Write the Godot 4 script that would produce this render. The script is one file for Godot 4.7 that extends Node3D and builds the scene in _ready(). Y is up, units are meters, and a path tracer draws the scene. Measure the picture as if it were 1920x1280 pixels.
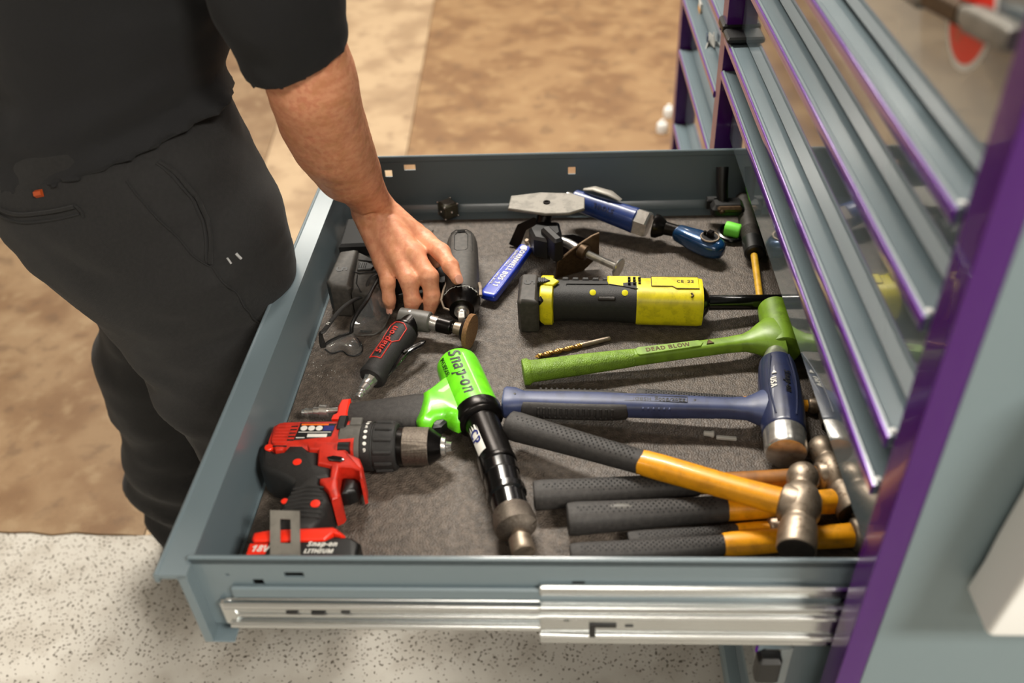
extends Node3D
# A mechanic's hand reaching into an open tool-chest drawer. Metres, y up; the shop floor is y = 0, the drawer rim y = 0.8.

const DF := 0.7          # top of the drawer liner
var used := {}
var tex := {}
var mats := {}

class G:                 # vertices and outward triangles
	var v := PackedVector3Array()
	var f := PackedInt32Array()

func _ready() -> void:
	# camera
	var cam := Camera3D.new()
	cam.name = "camera"
	var at := CameraAttributesPhysical.new()
	at.frustum_focal_length = 31.6
	at.frustum_focus_distance = 1.2
	at.exposure_aperture = 2.9
	at.frustum_near = 0.05
	at.frustum_far = 60.0
	cam.attributes = at
	cam.fov = 41.607
	cam.near = 0.05
	cam.far = 60.0
	cam.transform = Transform3D(Basis(Vector3(0.9982, -0.04428, -0.04051), Vector3(0.00939, 0.78186, -0.62338), Vector3(0.05928, 0.62188, 0.78087)), Vector3(0.34586, 1.47, 0.51993))
	add_child(cam)
	cam.current = true
	# air outside the room and the exposure
	var env := Environment.new()
	env.background_mode = Environment.BG_COLOR
	env.background_color = Color(0.25, 0.26, 0.28)
	env.tonemap_mode = Environment.TONE_MAPPER_LINEAR
	env.tonemap_exposure = 1.0
	env.sdfgi_enabled = true
	env.ssao_enabled = true
	env.ssil_enabled = true
	var we := WorldEnvironment.new()
	we.name = "world_environment"
	we.environment = env
	add_child(we)
	make_textures()
	make_materials()
	# ceiling lamps: [x, z, width, length, energy]
	for l in [[-0.15, -2.15, 1.3, 0.35, 22.0, "flat white ceiling panel above the far side of the tool chest"], [-1.6, -5.2, 2.4, 0.6, 12.0, "long white ceiling panel deep in the shop over the pale slab"], [1.9, -5.2, 2.4, 0.6, 12.0, "long white ceiling panel deep in the shop over the brown slab"], [-2.4, 1.4, 1.2, 0.5, 3.0, "dim white ceiling panel near the left wall of the shop"], [0.3, 3.2, 1.2, 0.5, 5.0, "dim white ceiling panel behind the place the picture is taken from"], [2.5, 1.9, 1.4, 0.6, 27.0, "white ceiling panel near the wall the tool chest's side faces"]]:
		ceiling_lamp(l[0], l[1], l[2], l[3], l[4], l[5])
	build_room()
	build_chest()
	build_drawer_contents()
	build_person()
	build_background()

# ------------------------------------------------------------------ naming
func numbered(called: String) -> String:
	var k: int = used.get(called, 0)
	used[called] = k + 1
	return called if k == 0 else "%s_%03d" % [called, k]

func thing(called: String, label: String, category: String, t := Transform3D(), group := "") -> Node3D:
	var o := Node3D.new()
	o.name = numbered(called)
	add_child(o, true)
	o.transform = t
	o.set_meta("label", label)
	o.set_meta("category", category)
	if group != "":
		o.set_meta("group", group)
	return o

func part(called: String, g: G, m: Material, parent: Node, crease := 40.0, label := "") -> MeshInstance3D:
	var o := MeshInstance3D.new()
	o.name = called if parent != self else numbered(called)
	o.mesh = finish(g, crease)
	o.material_override = m
	parent.add_child(o, true)
	if label != "":
		o.set_meta("label", label)
	return o

func struct(called: String, g: G, m: Material, parent: Node = self, crease := 40.0) -> MeshInstance3D:
	var o := part(called, g, m, parent, crease)
	if parent == self:
		o.set_meta("kind", "structure")
	return o

func tag(o: Node, label: String, category: String, group := "") -> void:
	o.set_meta("label", label)
	o.set_meta("category", category)
	if group != "":
		o.set_meta("group", group)

# ------------------------------------------------------------------ meshes
func finish(g: G, crease: float) -> ArrayMesh:
	var nf := g.f.size() / 3
	var fn := PackedVector3Array()
	fn.resize(nf)
	for i in nf:
		var a := g.v[g.f[i * 3]]
		fn[i] = (g.v[g.f[i * 3 + 1]] - a).cross(g.v[g.f[i * 3 + 2]] - a)
	var ids := {}
	var wid := PackedInt32Array()
	wid.resize(g.v.size())
	for i in g.v.size():
		var k := Vector3i((g.v[i] * 100000.0).round())
		if not ids.has(k):
			ids[k] = ids.size()
		wid[i] = ids[k]
	var arr := []
	arr.resize(Mesh.ARRAY_MAX)
	if crease >= 179.0:
		var sn := PackedVector3Array()
		sn.resize(ids.size())
		for i in nf:
			for k in 3:
				var w := wid[g.f[i * 3 + k]]
				sn[w] += fn[i]
		var nn := PackedVector3Array()
		nn.resize(g.v.size())
		for i in g.v.size():
			nn[i] = sn[wid[i]].normalized()
		var ix := PackedInt32Array()
		ix.resize(nf * 3)
		for i in nf:
			ix[i * 3] = g.f[i * 3]
			ix[i * 3 + 1] = g.f[i * 3 + 2]
			ix[i * 3 + 2] = g.f[i * 3 + 1]
		arr[Mesh.ARRAY_VERTEX] = g.v
		arr[Mesh.ARRAY_NORMAL] = nn
		arr[Mesh.ARRAY_INDEX] = ix
	else:
		var inc := []
		inc.resize(ids.size())
		for i in inc.size():
			inc[i] = PackedInt32Array()
		for i in nf:
			for k in 3:
				inc[wid[g.f[i * 3 + k]]].append(i)
		var c := cos(deg_to_rad(crease))
		var pv := PackedVector3Array()
		var pn := PackedVector3Array()
		pv.resize(nf * 3)
		pn.resize(nf * 3)
		var un := PackedVector3Array()
		un.resize(nf)
		for i in nf:
			un[i] = fn[i].normalized()
		var order := [0, 2, 1]
		for i in nf:
			for k in 3:
				var at := g.f[i * 3 + order[k]]
				var s := Vector3.ZERO
				for j in inc[wid[at]]:
					if un[j].dot(un[i]) > c:
						s += fn[j]
				pv[i * 3 + k] = g.v[at]
				pn[i * 3 + k] = s.normalized() if s.length_squared() > 1e-24 else Vector3.UP
		arr[Mesh.ARRAY_VERTEX] = pv
		arr[Mesh.ARRAY_NORMAL] = pn
	var m := ArrayMesh.new()
	m.add_surface_from_arrays(Mesh.PRIMITIVE_TRIANGLES, arr)
	return m

func fix(g: G, f0: int) -> void:          # turn the piece added since f0 outside out if its volume is negative
	var vol := 0.0
	for i in range(f0, g.f.size(), 3):
		vol += g.v[g.f[i]].dot(g.v[g.f[i + 1]].cross(g.v[g.f[i + 2]]))
	if vol < 0.0:
		for i in range(f0, g.f.size(), 3):
			var k := g.f[i + 1]
			g.f[i + 1] = g.f[i + 2]
			g.f[i + 2] = k

func circ(n: int, rx: float, ry := -1.0, ph := 0.0) -> PackedVector2Array:
	var p := PackedVector2Array()
	if ry < 0.0:
		ry = rx
	for i in n:
		var a := TAU * i / n + ph
		p.append(Vector2(cos(a) * rx, sin(a) * ry))
	return p

func sq(n: int, rx: float, ry: float, e := 4.0) -> PackedVector2Array:   # superellipse
	var p := PackedVector2Array()
	for i in n:
		var a := TAU * (i + 0.5) / n
		p.append(Vector2(signf(cos(a)) * pow(absf(cos(a)), 2.0 / e) * rx, signf(sin(a)) * pow(absf(sin(a)), 2.0 / e) * ry))
	return p

func rr(w: float, h: float, r: float, s := 3) -> PackedVector2Array:      # rounded rectangle
	var p := PackedVector2Array()
	for c in [[1, 1, 0.0], [-1, 1, 0.25], [-1, -1, 0.5], [1, -1, 0.75]]:
		for i in s + 1:
			var a: float = TAU * (c[2] + 0.25 * i / s)
			p.append(Vector2(c[0] * (w / 2 - r) + cos(a) * r, c[1] * (h / 2 - r) + sin(a) * r))
	return p

func ring(c: Vector3, u: Vector3, w: Vector3, p: PackedVector2Array) -> PackedVector3Array:
	var o := PackedVector3Array()
	for q in p:
		o.append(c + u * q.x + w * q.y)
	return o

func loft(g: G, rings: Array, t := Transform3D(), cap := true, shut := false) -> void:
	var f0 := g.f.size()
	var b := g.v.size()
	var n: int = rings[0].size()
	for r in rings:
		for q in r:
			g.v.append(t * q)
	var m := rings.size()
	for i in (m if shut else m - 1):
		var p := b + i * n
		var q := b + ((i + 1) % m) * n
		for j in n:
			var k := (j + 1) % n
			g.f.append_array([p + j, p + k, q + k, p + j, q + k, q + j])
	if cap and not shut:
		for e in [0, m - 1]:
			var c := Vector3.ZERO
			for j in n:
				c += g.v[b + e * n + j]
			var ci := g.v.size()
			g.v.append(c / n)
			for j in n:
				var k := (j + 1) % n
				if e == 0:
					g.f.append_array([ci, b + k, b + j])
				else:
					g.f.append_array([ci, b + e * n + j, b + e * n + k])
	fix(g, f0)

func lathe(g: G, prof: Array, n := 20, t := Transform3D()) -> void:       # [x, r, x, r ...] about the x axis of t
	var rings := []
	for i in range(0, prof.size(), 2):
		rings.append(ring(Vector3(prof[i], 0, 0), Vector3(0, 1, 0), Vector3(0, 0, 1), circ(n, maxf(prof[i + 1], 0.00002))))
	loft(g, rings, t)

func xloft(g: G, secs: Array, t := Transform3D()) -> void:                # [[x, polygon in (y, z), dy, dz] ...]
	var rings := []
	for s in secs:
		rings.append(ring(Vector3(s[0], s[2] if s.size() > 2 else 0.0, s[3] if s.size() > 3 else 0.0), Vector3(0, 1, 0), Vector3(0, 0, 1), s[1]))
	loft(g, rings, t)

func rbox(g: G, c: Vector3, s: Vector3, b := 0.001, t := Transform3D()) -> void:
	b = minf(b, minf(s.x, minf(s.y, s.z)) * 0.45)
	var rings := []
	for k in [[-0.5, 1, 0.0], [-0.5, 0, 1.0], [0.5, 0, -1.0], [0.5, 1, 0.0]]:
		var y: float = s.y * k[0] + b * k[2]
		rings.append(ring(c + Vector3(0, y, 0), Vector3(1, 0, 0), Vector3(0, 0, 1), rr(s.x - 2 * b * k[1], s.z - 2 * b * k[1], b * (1.0 if k[1] == 0 else 0.3), 2)))
	loft(g, rings, t)

func box2(g: G, a: Vector3, b: Vector3, bev := 0.001, t := Transform3D()) -> void:   # between two corners
	rbox(g, (a + b) / 2, (b - a).abs(), bev, t)

func inset(p: PackedVector2Array, d: float) -> PackedVector2Array:
	var o := PackedVector2Array()
	var n := p.size()
	var area := 0.0
	for i in n:
		area += p[i].cross(p[(i + 1) % n])
	var sg := signf(area)
	for i in n:
		var e0 := (p[i] - p[(i + n - 1) % n]).normalized()
		var e1 := (p[(i + 1) % n] - p[i]).normalized()
		var n0 := Vector2(-e0.y, e0.x) * sg
		var n1 := Vector2(-e1.y, e1.x) * sg
		var h := (n0 + n1).normalized()
		o.append(p[i] + h * (d / maxf(0.45, h.dot(n0))))
	return o

func prism(g: G, poly: PackedVector2Array, y0: float, y1: float, bev := 0.0, t := Transform3D()) -> void:   # polygon in (x, z), pulled up y
	var f0 := g.f.size()
	var b := g.v.size()
	var n := poly.size()
	var lv := [[y0, poly], [y1, poly]]
	if bev > 0.0:
		var ins := inset(poly, bev)
		lv = [[y0, ins], [y0 + bev, poly], [y1 - bev, poly], [y1, ins]]
	for l in lv:
		for q in l[1]:
			g.v.append(t * Vector3(q.x, l[0], q.y))
	var m := lv.size()
	for i in m - 1:
		for j in n:
			var k := (j + 1) % n
			var p := b + i * n
			g.f.append_array([p + j, p + k, p + n + k, p + j, p + n + k, p + n + j])
	var tri := Geometry2D.triangulate_polygon(poly)
	var area := 0.0
	for j in n:
		area += poly[j].cross(poly[(j + 1) % n])
	for i in range(0, tri.size(), 3):
		var a: Vector2 = poly[tri[i]]
		var c2: Vector2 = poly[tri[i + 1]]
		var d2: Vector2 = poly[tri[i + 2]]
		var same := signf((c2 - a).cross(d2 - a)) == signf(area)
		var x := tri[i + 1] if same else tri[i + 2]
		var z := tri[i + 2] if same else tri[i + 1]
		g.f.append_array([b + tri[i], b + z, b + x])
		var e := b + (m - 1) * n
		g.f.append_array([e + tri[i], e + x, e + z])
	fix(g, f0)

func tube(g: G, pts: Array, r, n := 10, t := Transform3D(), flat := 1.0, up := Vector3.UP) -> void:   # r: number or array; flat: thickness along up as a share of r
	var rings := []
	var m := pts.size()
	for i in m:
		var d: Vector3 = ((pts[mini(i + 1, m - 1)] as Vector3) - (pts[maxi(i - 1, 0)] as Vector3)).normalized()
		var u: Vector3 = up.cross(d)
		if u.length() < 0.01:
			u = Vector3.RIGHT.cross(d)
		u = u.normalized()
		var w := d.cross(u)
		var rad: float = r[i] if r is Array else r
		rings.append(ring(pts[i], u, w, circ(n, rad, rad * flat)))
	loft(g, rings, t)

func curve(pts: Array, steps := 6) -> Array:      # Catmull-Rom through points
	var o := []
	var m := pts.size()
	for i in m - 1:
		var a = pts[maxi(i - 1, 0)]
		var b = pts[i]
		var c = pts[i + 1]
		var d = pts[mini(i + 2, m - 1)]
		for k in steps:
			var s := float(k) / steps
			if b is Vector3:
				o.append((b as Vector3).cubic_interpolate(c, a, d, s))
			elif b is Vector2:
				o.append((b as Vector2).cubic_interpolate(c, a, d, s))
			else:
				o.append(cubic_interpolate(b, c, a, d, s))
	o.append(pts[m - 1])
	return o

func ball(g: G, c: Vector3, r: Vector3, n := 14, t := Transform3D()) -> void:
	var rings := []
	for i in range(1, n):
		var a := PI * i / n
		rings.append(ring(c + Vector3(0, -cos(a) * r.y, 0), Vector3(1, 0, 0), Vector3(0, 0, 1), circ(n + 4, sin(a) * r.x, sin(a) * r.z)))
	loft(g, rings, t)

func dots(g: G, places: Array, r: float, h: float, t := Transform3D(), n := 6) -> void:   # little studs: [[point, normal] ...]
	for p in places:
		var nn: Vector3 = p[1].normalized()
		var u := nn.cross(Vector3(0.3, 0.2, 0.9)).normalized()
		var w := nn.cross(u)
		loft(g, [ring(p[0] - nn * h, u, w, circ(n, r)), ring(p[0] + nn * h * 0.6, u, w, circ(n, r)), ring(p[0] + nn * h, u, w, circ(n, r * 0.6))], t)

func holed(g: G, xs: float, xe: float, ys: float, ye: float, z0: float, z1: float, holes: Array, t := Transform3D()) -> void:
	# a sheet in x, y with rectangular holes [x0, x1, y0, y1]
	var bx := [xs, xe]
	var by := [ys, ye]
	for h in holes:
		bx.append_array([h[0], h[1]])
		by.append_array([h[2], h[3]])
	bx.sort()
	by.sort()
	var full := func(i: int, j: int) -> bool:
		if i < 0 or j < 0 or i >= bx.size() - 1 or j >= by.size() - 1:
			return false
		var cx: float = (bx[i] + bx[i + 1]) / 2
		var cy: float = (by[j] + by[j + 1]) / 2
		for h in holes:
			if cx > h[0] and cx < h[1] and cy > h[2] and cy < h[3]:
				return false
		return bx[i + 1] > bx[i] and by[j + 1] > by[j]
	var f0 := g.f.size()
	var quad := func(a: Vector3, b: Vector3, c: Vector3, d: Vector3) -> void:
		var k := g.v.size()
		g.v.append_array(PackedVector3Array([t * a, t * b, t * c, t * d]))
		g.f.append_array([k, k + 1, k + 2, k, k + 2, k + 3])
	for i in bx.size() - 1:
		for j in by.size() - 1:
			if not full.call(i, j):
				continue
			var a: float = bx[i]
			var b: float = bx[i + 1]
			var c: float = by[j]
			var d: float = by[j + 1]
			quad.call(Vector3(a, c, z1), Vector3(b, c, z1), Vector3(b, d, z1), Vector3(a, d, z1))
			quad.call(Vector3(a, c, z0), Vector3(a, d, z0), Vector3(b, d, z0), Vector3(b, c, z0))
			if not full.call(i - 1, j):
				quad.call(Vector3(a, c, z0), Vector3(a, c, z1), Vector3(a, d, z1), Vector3(a, d, z0))
			if not full.call(i + 1, j):
				quad.call(Vector3(b, c, z0), Vector3(b, d, z0), Vector3(b, d, z1), Vector3(b, c, z1))
			if not full.call(i, j - 1):
				quad.call(Vector3(a, c, z0), Vector3(b, c, z0), Vector3(b, c, z1), Vector3(a, c, z1))
			if not full.call(i, j + 1):
				quad.call(Vector3(a, d, z0), Vector3(a, d, z1), Vector3(b, d, z1), Vector3(b, d, z0))
	fix(g, f0)

func span(a: Vector3, b: Vector3, up := Vector3.UP) -> Transform3D:       # origin a, x axis towards b, y axis near up
	var x := (b - a).normalized()
	var z := x.cross(up).normalized()
	return Transform3D(Basis(x, z.cross(x), z), a)

func text(called: String, s: String, cap: float, depth: float, m: Material, parent: Node, t: Transform3D, bend := 0.0, font := "Droid Sans", bold := 400, italic := false) -> MeshInstance3D:
	# lettering lying in x, z of t, facing its y axis; bend: radius of the barrel (axis along x) it is wrapped on
	var f := SystemFont.new()
	f.font_names = PackedStringArray([font])
	f.font_weight = bold
	f.font_italic = italic
	var tm := TextMesh.new()
	tm.font = f
	tm.font_size = 32
	tm.pixel_size = 0.01
	tm.depth = 0.02
	tm.curve_step = 2.0
	tm.text = s
	var arr := tm.get_mesh_arrays()
	var v: PackedVector3Array = arr[Mesh.ARRAY_VERTEX]
	var ix: PackedInt32Array = arr[Mesh.ARRAY_INDEX]
	var lo := Vector3.INF
	var hi := -Vector3.INF
	for q in v:
		lo = lo.min(q)
		hi = hi.max(q)
	var g := G.new()
	var mid := (lo + hi) / 2
	var k := cap / 0.235
	for q in v:
		var x := (q.x - mid.x) * k
		var y := (q.y - mid.y) * k
		var z := (0.5 if q.z > mid.z else -0.5) * depth
		if italic:
			x += y * 0.22
		if bend > 0.0:
			var a := y / bend
			g.v.append(t * Vector3(x, cos(a) * (bend + z), -sin(a) * (bend + z)))
		else:
			g.v.append(t * Vector3(x, z, -y))
	if ix.is_empty():
		for i in v.size():
			g.f.append(i)
	else:
		g.f = ix
	fix(g, 0)
	return part(called, g, m, parent, 30.0)

# ------------------------------------------------------------------ textures and materials
func noise_image(size: int, freq: float, seed_: int, octaves := 4, kind := FastNoiseLite.TYPE_SIMPLEX_SMOOTH) -> Image:
	var n := FastNoiseLite.new()
	n.seed = seed_
	n.noise_type = kind
	n.frequency = freq
	n.fractal_octaves = octaves
	n.fractal_type = FastNoiseLite.FRACTAL_FBM if octaves > 1 else FastNoiseLite.FRACTAL_NONE
	var im := n.get_seamless_image(size, size)
	im.convert(Image.FORMAT_L8)
	return im

func shade(size: int, pick: Callable) -> ImageTexture:        # an RGB picture from a function of the pixel number
	var d := PackedByteArray()
	d.resize(size * size * 3)
	for i in size * size:
		var c: Color = pick.call(i)
		d[i * 3] = int(clampf(c.r, 0, 1) * 255)
		d[i * 3 + 1] = int(clampf(c.g, 0, 1) * 255)
		d[i * 3 + 2] = int(clampf(c.b, 0, 1) * 255)
	return ImageTexture.create_from_image(Image.create_from_data(size, size, false, Image.FORMAT_RGB8, d))

func make_textures() -> void:
	var n1 := noise_image(512, 0.008, 3).get_data()
	var n2 := noise_image(512, 0.05, 5).get_data()
	var n3 := noise_image(512, 0.4, 9, 2).get_data()
	var n4 := noise_image(512, 0.02, 21, 5).get_data()
	# smudged use and fine grain, grey
	tex.grime = shade(512, func(i: int) -> Color:
		var a := n1[i] / 255.0
		var b := n2[i] / 255.0
		var k := 0.88 + 0.12 * smoothstep(0.25, 0.6, a) - 0.12 * smoothstep(0.62, 0.8, b) * smoothstep(0.35, 0.7, n4[i] / 255.0) + 0.06 * (n3[i] / 255.0 - 0.5)
		return Color(k, k, k))
	tex.rubber = shade(512, func(i: int) -> Color:
		var k := 0.72 + 0.34 * (n4[i] / 255.0 - 0.4) + 0.22 * (n3[i] / 255.0 - 0.5) + (0.25 if n3[i] > 212 else 0.0)
		return Color(k * 1.0, k * 0.985, k * 0.97))
	tex.steel = shade(512, func(i: int) -> Color:
		var k := 0.74 + 0.3 * (n4[i] / 255.0 - 0.35) + 0.06 * (n3[i] / 255.0 - 0.5)
		var rust := smoothstep(0.58, 0.8, n2[i] / 255.0) * smoothstep(0.5, 0.75, n1[i] / 255.0)
		return Color(k + 0.02, k, k * 0.97).lerp(Color(0.34, 0.24, 0.16), rust * 0.6))
	tex.grain = ImageTexture.create_from_image(noise_image(256, 0.18, 31, 2))
	tex.soft = ImageTexture.create_from_image(noise_image(256, 0.03, 33, 3))
	tex.skin = shade(512, func(i: int) -> Color:
		var a := n1[i] / 255.0
		var b := n4[i] / 255.0
		var c := Color(0.85, 0.60, 0.46).lerp(Color(0.79, 0.51, 0.385), smoothstep(0.35, 0.75, b))
		c = c.lerp(Color(0.75, 0.51, 0.35), smoothstep(0.5, 0.8, a) * 0.7)
		var k := 1.0 + 0.10 * (n3[i] / 255.0 - 0.5)
		if n3[i] < 40 and n2[i] > 120:
			k *= 0.86
		return Color(c.r * k, c.g * k, c.b * k))
	# woven cloth relief
	tex.weave = shade(256, func(i: int) -> Color:
		var x := i % 256
		var y := i / 256
		var k := 0.5 + 0.3 * sin((x + y) * TAU / 8.0) + 0.2 * (n3[(y * 2) * 512 + x * 2] / 255.0 - 0.5)
		return Color(k, k, k))
	tex.cloth = shade(256, func(i: int) -> Color:
		var x := i % 256
		var y := i / 256
		var k := 0.80 + 0.5 * (n4[y * 1024 + x * 2] / 255.0 - 0.45) + 0.3 * (n3[y * 1024 + x * 2] / 255.0 - 0.5)
		return Color(k, k, k))
	# concrete
	var s1 := noise_image(1024, 0.006, 41, 5).get_data()
	var s2 := noise_image(1024, 0.09, 43, 2).get_data()
	var s3 := noise_image(1024, 0.35, 47, 2).get_data()
	var s4 := noise_image(1024, 0.018, 49, 4).get_data()
	tex.aggregate = shade(1024, func(i: int) -> Color:
		var a := s1[i] / 255.0
		var b := s4[i] / 255.0
		var c := Color(0.79, 0.775, 0.745).lerp(Color(0.735, 0.715, 0.68), smoothstep(0.4, 0.8, a))
		var k := 1.0 + 0.10 * (s3[i] / 255.0 - 0.5)
		c = Color(c.r * k, c.g * k, c.b * k)
		var pit := smoothstep(0.735, 0.77, s2[i] / 255.0 + 0.10 * (b - 0.5))
		return c.lerp(Color(0.27, 0.235, 0.185), pit * 0.85))
	tex.aggregate_relief = shade(1024, func(i: int) -> Color:
		var k := 1.0 - smoothstep(0.72, 0.775, s2[i] / 255.0 + 0.10 * (s4[i] / 255.0 - 0.5))
		return Color(k, k, k))
	tex.stained = shade(1024, func(i: int) -> Color:
		var a := s1[i] / 255.0
		var b := s4[i] / 255.0
		var c := Color(0.60, 0.50, 0.385).lerp(Color(0.50, 0.385, 0.265), smoothstep(0.3, 0.8, a))
		c = c.lerp(Color(0.66, 0.58, 0.47), smoothstep(0.5, 0.85, b) * 0.6)
		c = c.lerp(Color(0.38, 0.29, 0.20), smoothstep(0.62, 0.9, 1.0 - b) * 0.45)
		var k := 1.0 + 0.14 * (s3[i] / 255.0 - 0.5)
		return Color(c.r * k, c.g * k, c.b * k))
	tex.pale = shade(1024, func(i: int) -> Color:
		var a := s1[(i + 51200) % 1048576] / 255.0
		var b := s4[i] / 255.0
		var c := Color(0.63, 0.55, 0.445).lerp(Color(0.54, 0.455, 0.355), smoothstep(0.3, 0.8, a))
		c = c.lerp(Color(0.43, 0.35, 0.265), smoothstep(0.6, 0.9, 1.0 - b) * 0.5)
		var k := 1.0 + 0.12 * (s3[i] / 255.0 - 0.5)
		return Color(c.r * k, c.g * k, c.b * k))

func mat(called: String, c: Color, rough: float, metal := 0.0, opt := {}) -> StandardMaterial3D:
	var m := StandardMaterial3D.new()
	m.resource_name = called
	m.albedo_color = c
	m.roughness = rough
	m.metallic = metal
	if opt.has("tex"):
		m.albedo_texture = tex[opt.tex]
	if opt.has("relief"):
		m.heightmap_enabled = true
		m.heightmap_texture = tex[opt.relief]
		m.heightmap_scale = opt.get("depth", 0.05)
	if opt.has("tex") or opt.has("relief"):
		m.uv1_triplanar = true
		var s: float = opt.get("scale", 6.0)
		m.uv1_scale = Vector3(s, s, s)
		if opt.get("world", false):
			m.uv1_world_triplanar = true
	if opt.has("coat"):
		m.clearcoat_enabled = true
		m.clearcoat = opt.coat
		m.clearcoat_roughness = opt.get("coat_rough", 0.05)
	if opt.has("rim"):
		m.rim_enabled = true
		m.rim = opt.rim
	if opt.has("spec"):
		m.metallic_specular = opt.spec
	if opt.has("sss"):
		m.subsurf_scatter_enabled = true
		m.subsurf_scatter_strength = opt.sss
	mats[called] = m
	return m

func make_materials() -> void:
	mat("grey_paint", Color(0.39, 0.445, 0.47), 0.38, 0.0, {"coat": 0.25, "coat_rough": 0.14})
	mat("gloss_grey", Color(0.40, 0.45, 0.475), 0.10, 0.0, {"coat": 1.0, "coat_rough": 0.035})
	mat("purple_paint", Color(0.25, 0.025, 0.37), 0.25, 0.0, {"coat": 0.35, "coat_rough": 0.03, "spec": 0.35})
	mat("purple_trim", Color(0.34, 0.08, 0.52), 0.22, 0.25, {"coat": 0.8, "coat_rough": 0.08})
	mat("panel_grey", Color(0.43, 0.49, 0.51), 0.5)
	mat("zinc", Color(0.82, 0.83, 0.83), 0.22, 1.0)
	mat("sticker_pink", Color(0.86, 0.34, 0.25), 0.5)
	mat("black_plastic", Color(0.035, 0.033, 0.033), 0.45, 0.0, {"tex": "grime", "scale": 8.0})
	mat("dark_hole", Color(0.02, 0.018, 0.018), 0.8)
	mat("liner", Color(0.435, 0.395, 0.36), 0.55, 0.0, {"tex": "rubber", "relief": "grain", "scale": 7.0, "depth": 0.11})
	mat("aggregate", Color(0.84, 0.835, 0.825), 0.75, 0.0, {"tex": "aggregate", "relief": "aggregate_relief", "scale": 1.25, "depth": 0.15})
	mat("stained", Color(0.86, 0.80, 0.69), 0.6, 0.0, {"tex": "stained", "scale": 0.42})
	mat("stained_left", Color(0.80, 0.775, 0.73), 0.65, 0.0, {"tex": "stained", "scale": 0.55})
	mat("pale", Color(1.0, 0.98, 0.95), 0.6, 0.0, {"tex": "pale", "scale": 0.5})
	mat("wall_paint", Color(0.78, 0.77, 0.75), 0.8)
	mat("ceiling_paint", Color(0.82, 0.81, 0.79), 0.85)
	mat("white_plastic", Color(0.86, 0.86, 0.85), 0.45)
	mat("joint", Color(0.42, 0.36, 0.29), 0.9)

# ------------------------------------------------------------------ room
func ceiling_lamp(x: float, z: float, w: float, l: float, energy: float, label: String) -> void:
	var y := 3.55
	var o := thing("ceiling_lamp", label, "lamp", Transform3D(Basis(), Vector3(x, y, z)), "ceiling light panels")
	var g := G.new()
	rbox(g, Vector3(0, 0.03, 0), Vector3(w + 0.06, 0.05, l + 0.06), 0.008)
	part("housing", g, mats.white_plastic, o)
	var h := G.new()
	rbox(h, Vector3(0, 0.002, 0), Vector3(w, 0.008, l), 0.002)
	var e := StandardMaterial3D.new()
	e.albedo_color = Color(0.9, 0.9, 0.9)
	e.emission_enabled = true
	e.emission = Color(1.0, 0.975, 0.93)
	e.emission_energy_multiplier = 1.6
	part("diffuser", h, e, o)
	var a := AreaLight3D.new()
	a.name = "light"
	a.area_size = Vector2(w, l)
	a.area_normalize_energy = true
	a.light_energy = energy
	a.light_color = Color(1.0, 0.975, 0.93)
	a.area_range = 14.0
	a.shadow_enabled = true
	o.add_child(a, true)
	a.position = Vector3(0, -0.012, 0)
	a.rotation_degrees = Vector3(-90, 0, 0)

func build_room() -> void:
	# the floor: three concrete slabs with joints between them
	var base := G.new()
	box2(base, Vector3(-6, -0.2, -8), Vector3(6, -0.03, 5), 0.001)
	var fl := struct("floor", base, mats.joint)
	var g := G.new()
	# the slabs meet along a chipped edge
	var rng := RandomNumberGenerator.new()
	rng.seed = 17
	var edge := []
	for k in 121:
		edge.append(Vector2(-3.0 + k * 0.05, -0.674 + rng.randf_range(-0.012, 0.006)))
	var front := PackedVector2Array([Vector2(-6, 5), Vector2(-6, -0.674)])
	for p in edge:
		front.append(p)
	front.append_array([Vector2(6, -0.674), Vector2(6, 5)])
	prism(g, front, -0.03, 0.0, 0.0, Transform3D())
	part("slab", g, mats.aggregate, fl)
	for s in [[-6.0, -6.0, -1.33, -0.55, "stained_left"], [-1.327, -0.547, -0.497, -0.135, "pale"], [-0.494, -0.132, 6.0, 6.0, "stained"]]:
		# [left at the far end, left at the near end, right far, right near]
		var poly := PackedVector2Array([Vector2(s[0], -8), Vector2(s[2], -8), Vector2(s[3], -0.679)])
		for k in range(120, -1, -1):
			if edge[k].x < s[3] - 0.02 and edge[k].x > s[1] + 0.02:
				poly.append(edge[k] - Vector2(0, 0.005))
		poly.append(Vector2(s[1], -0.679))
		g = G.new()
		prism(g, poly, -0.03, 0.0, 0.0)
		part("slab", g, mats[s[4]], fl)
	for w in [["wall_far", Vector3(-6.2, 0, -8.2), Vector3(6.2, 3.7, -8)], ["wall_near", Vector3(-6.2, 0, 5), Vector3(6.2, 3.7, 5.2)], ["wall_left", Vector3(-6.2, 0, -8), Vector3(-6, 3.7, 5)], ["wall_right", Vector3(6, 0, -8), Vector3(6.2, 3.7, 5)]]:
		var q := G.new()
		box2(q, w[1], w[2], 0.002)
		struct(w[0], q, mats.wall_paint)
	var c := G.new()
	box2(c, Vector3(-6.2, 3.7, -8.2), Vector3(6.2, 3.9, 5.2), 0.002)
	struct("ceiling", c, mats.ceiling_paint)

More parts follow.
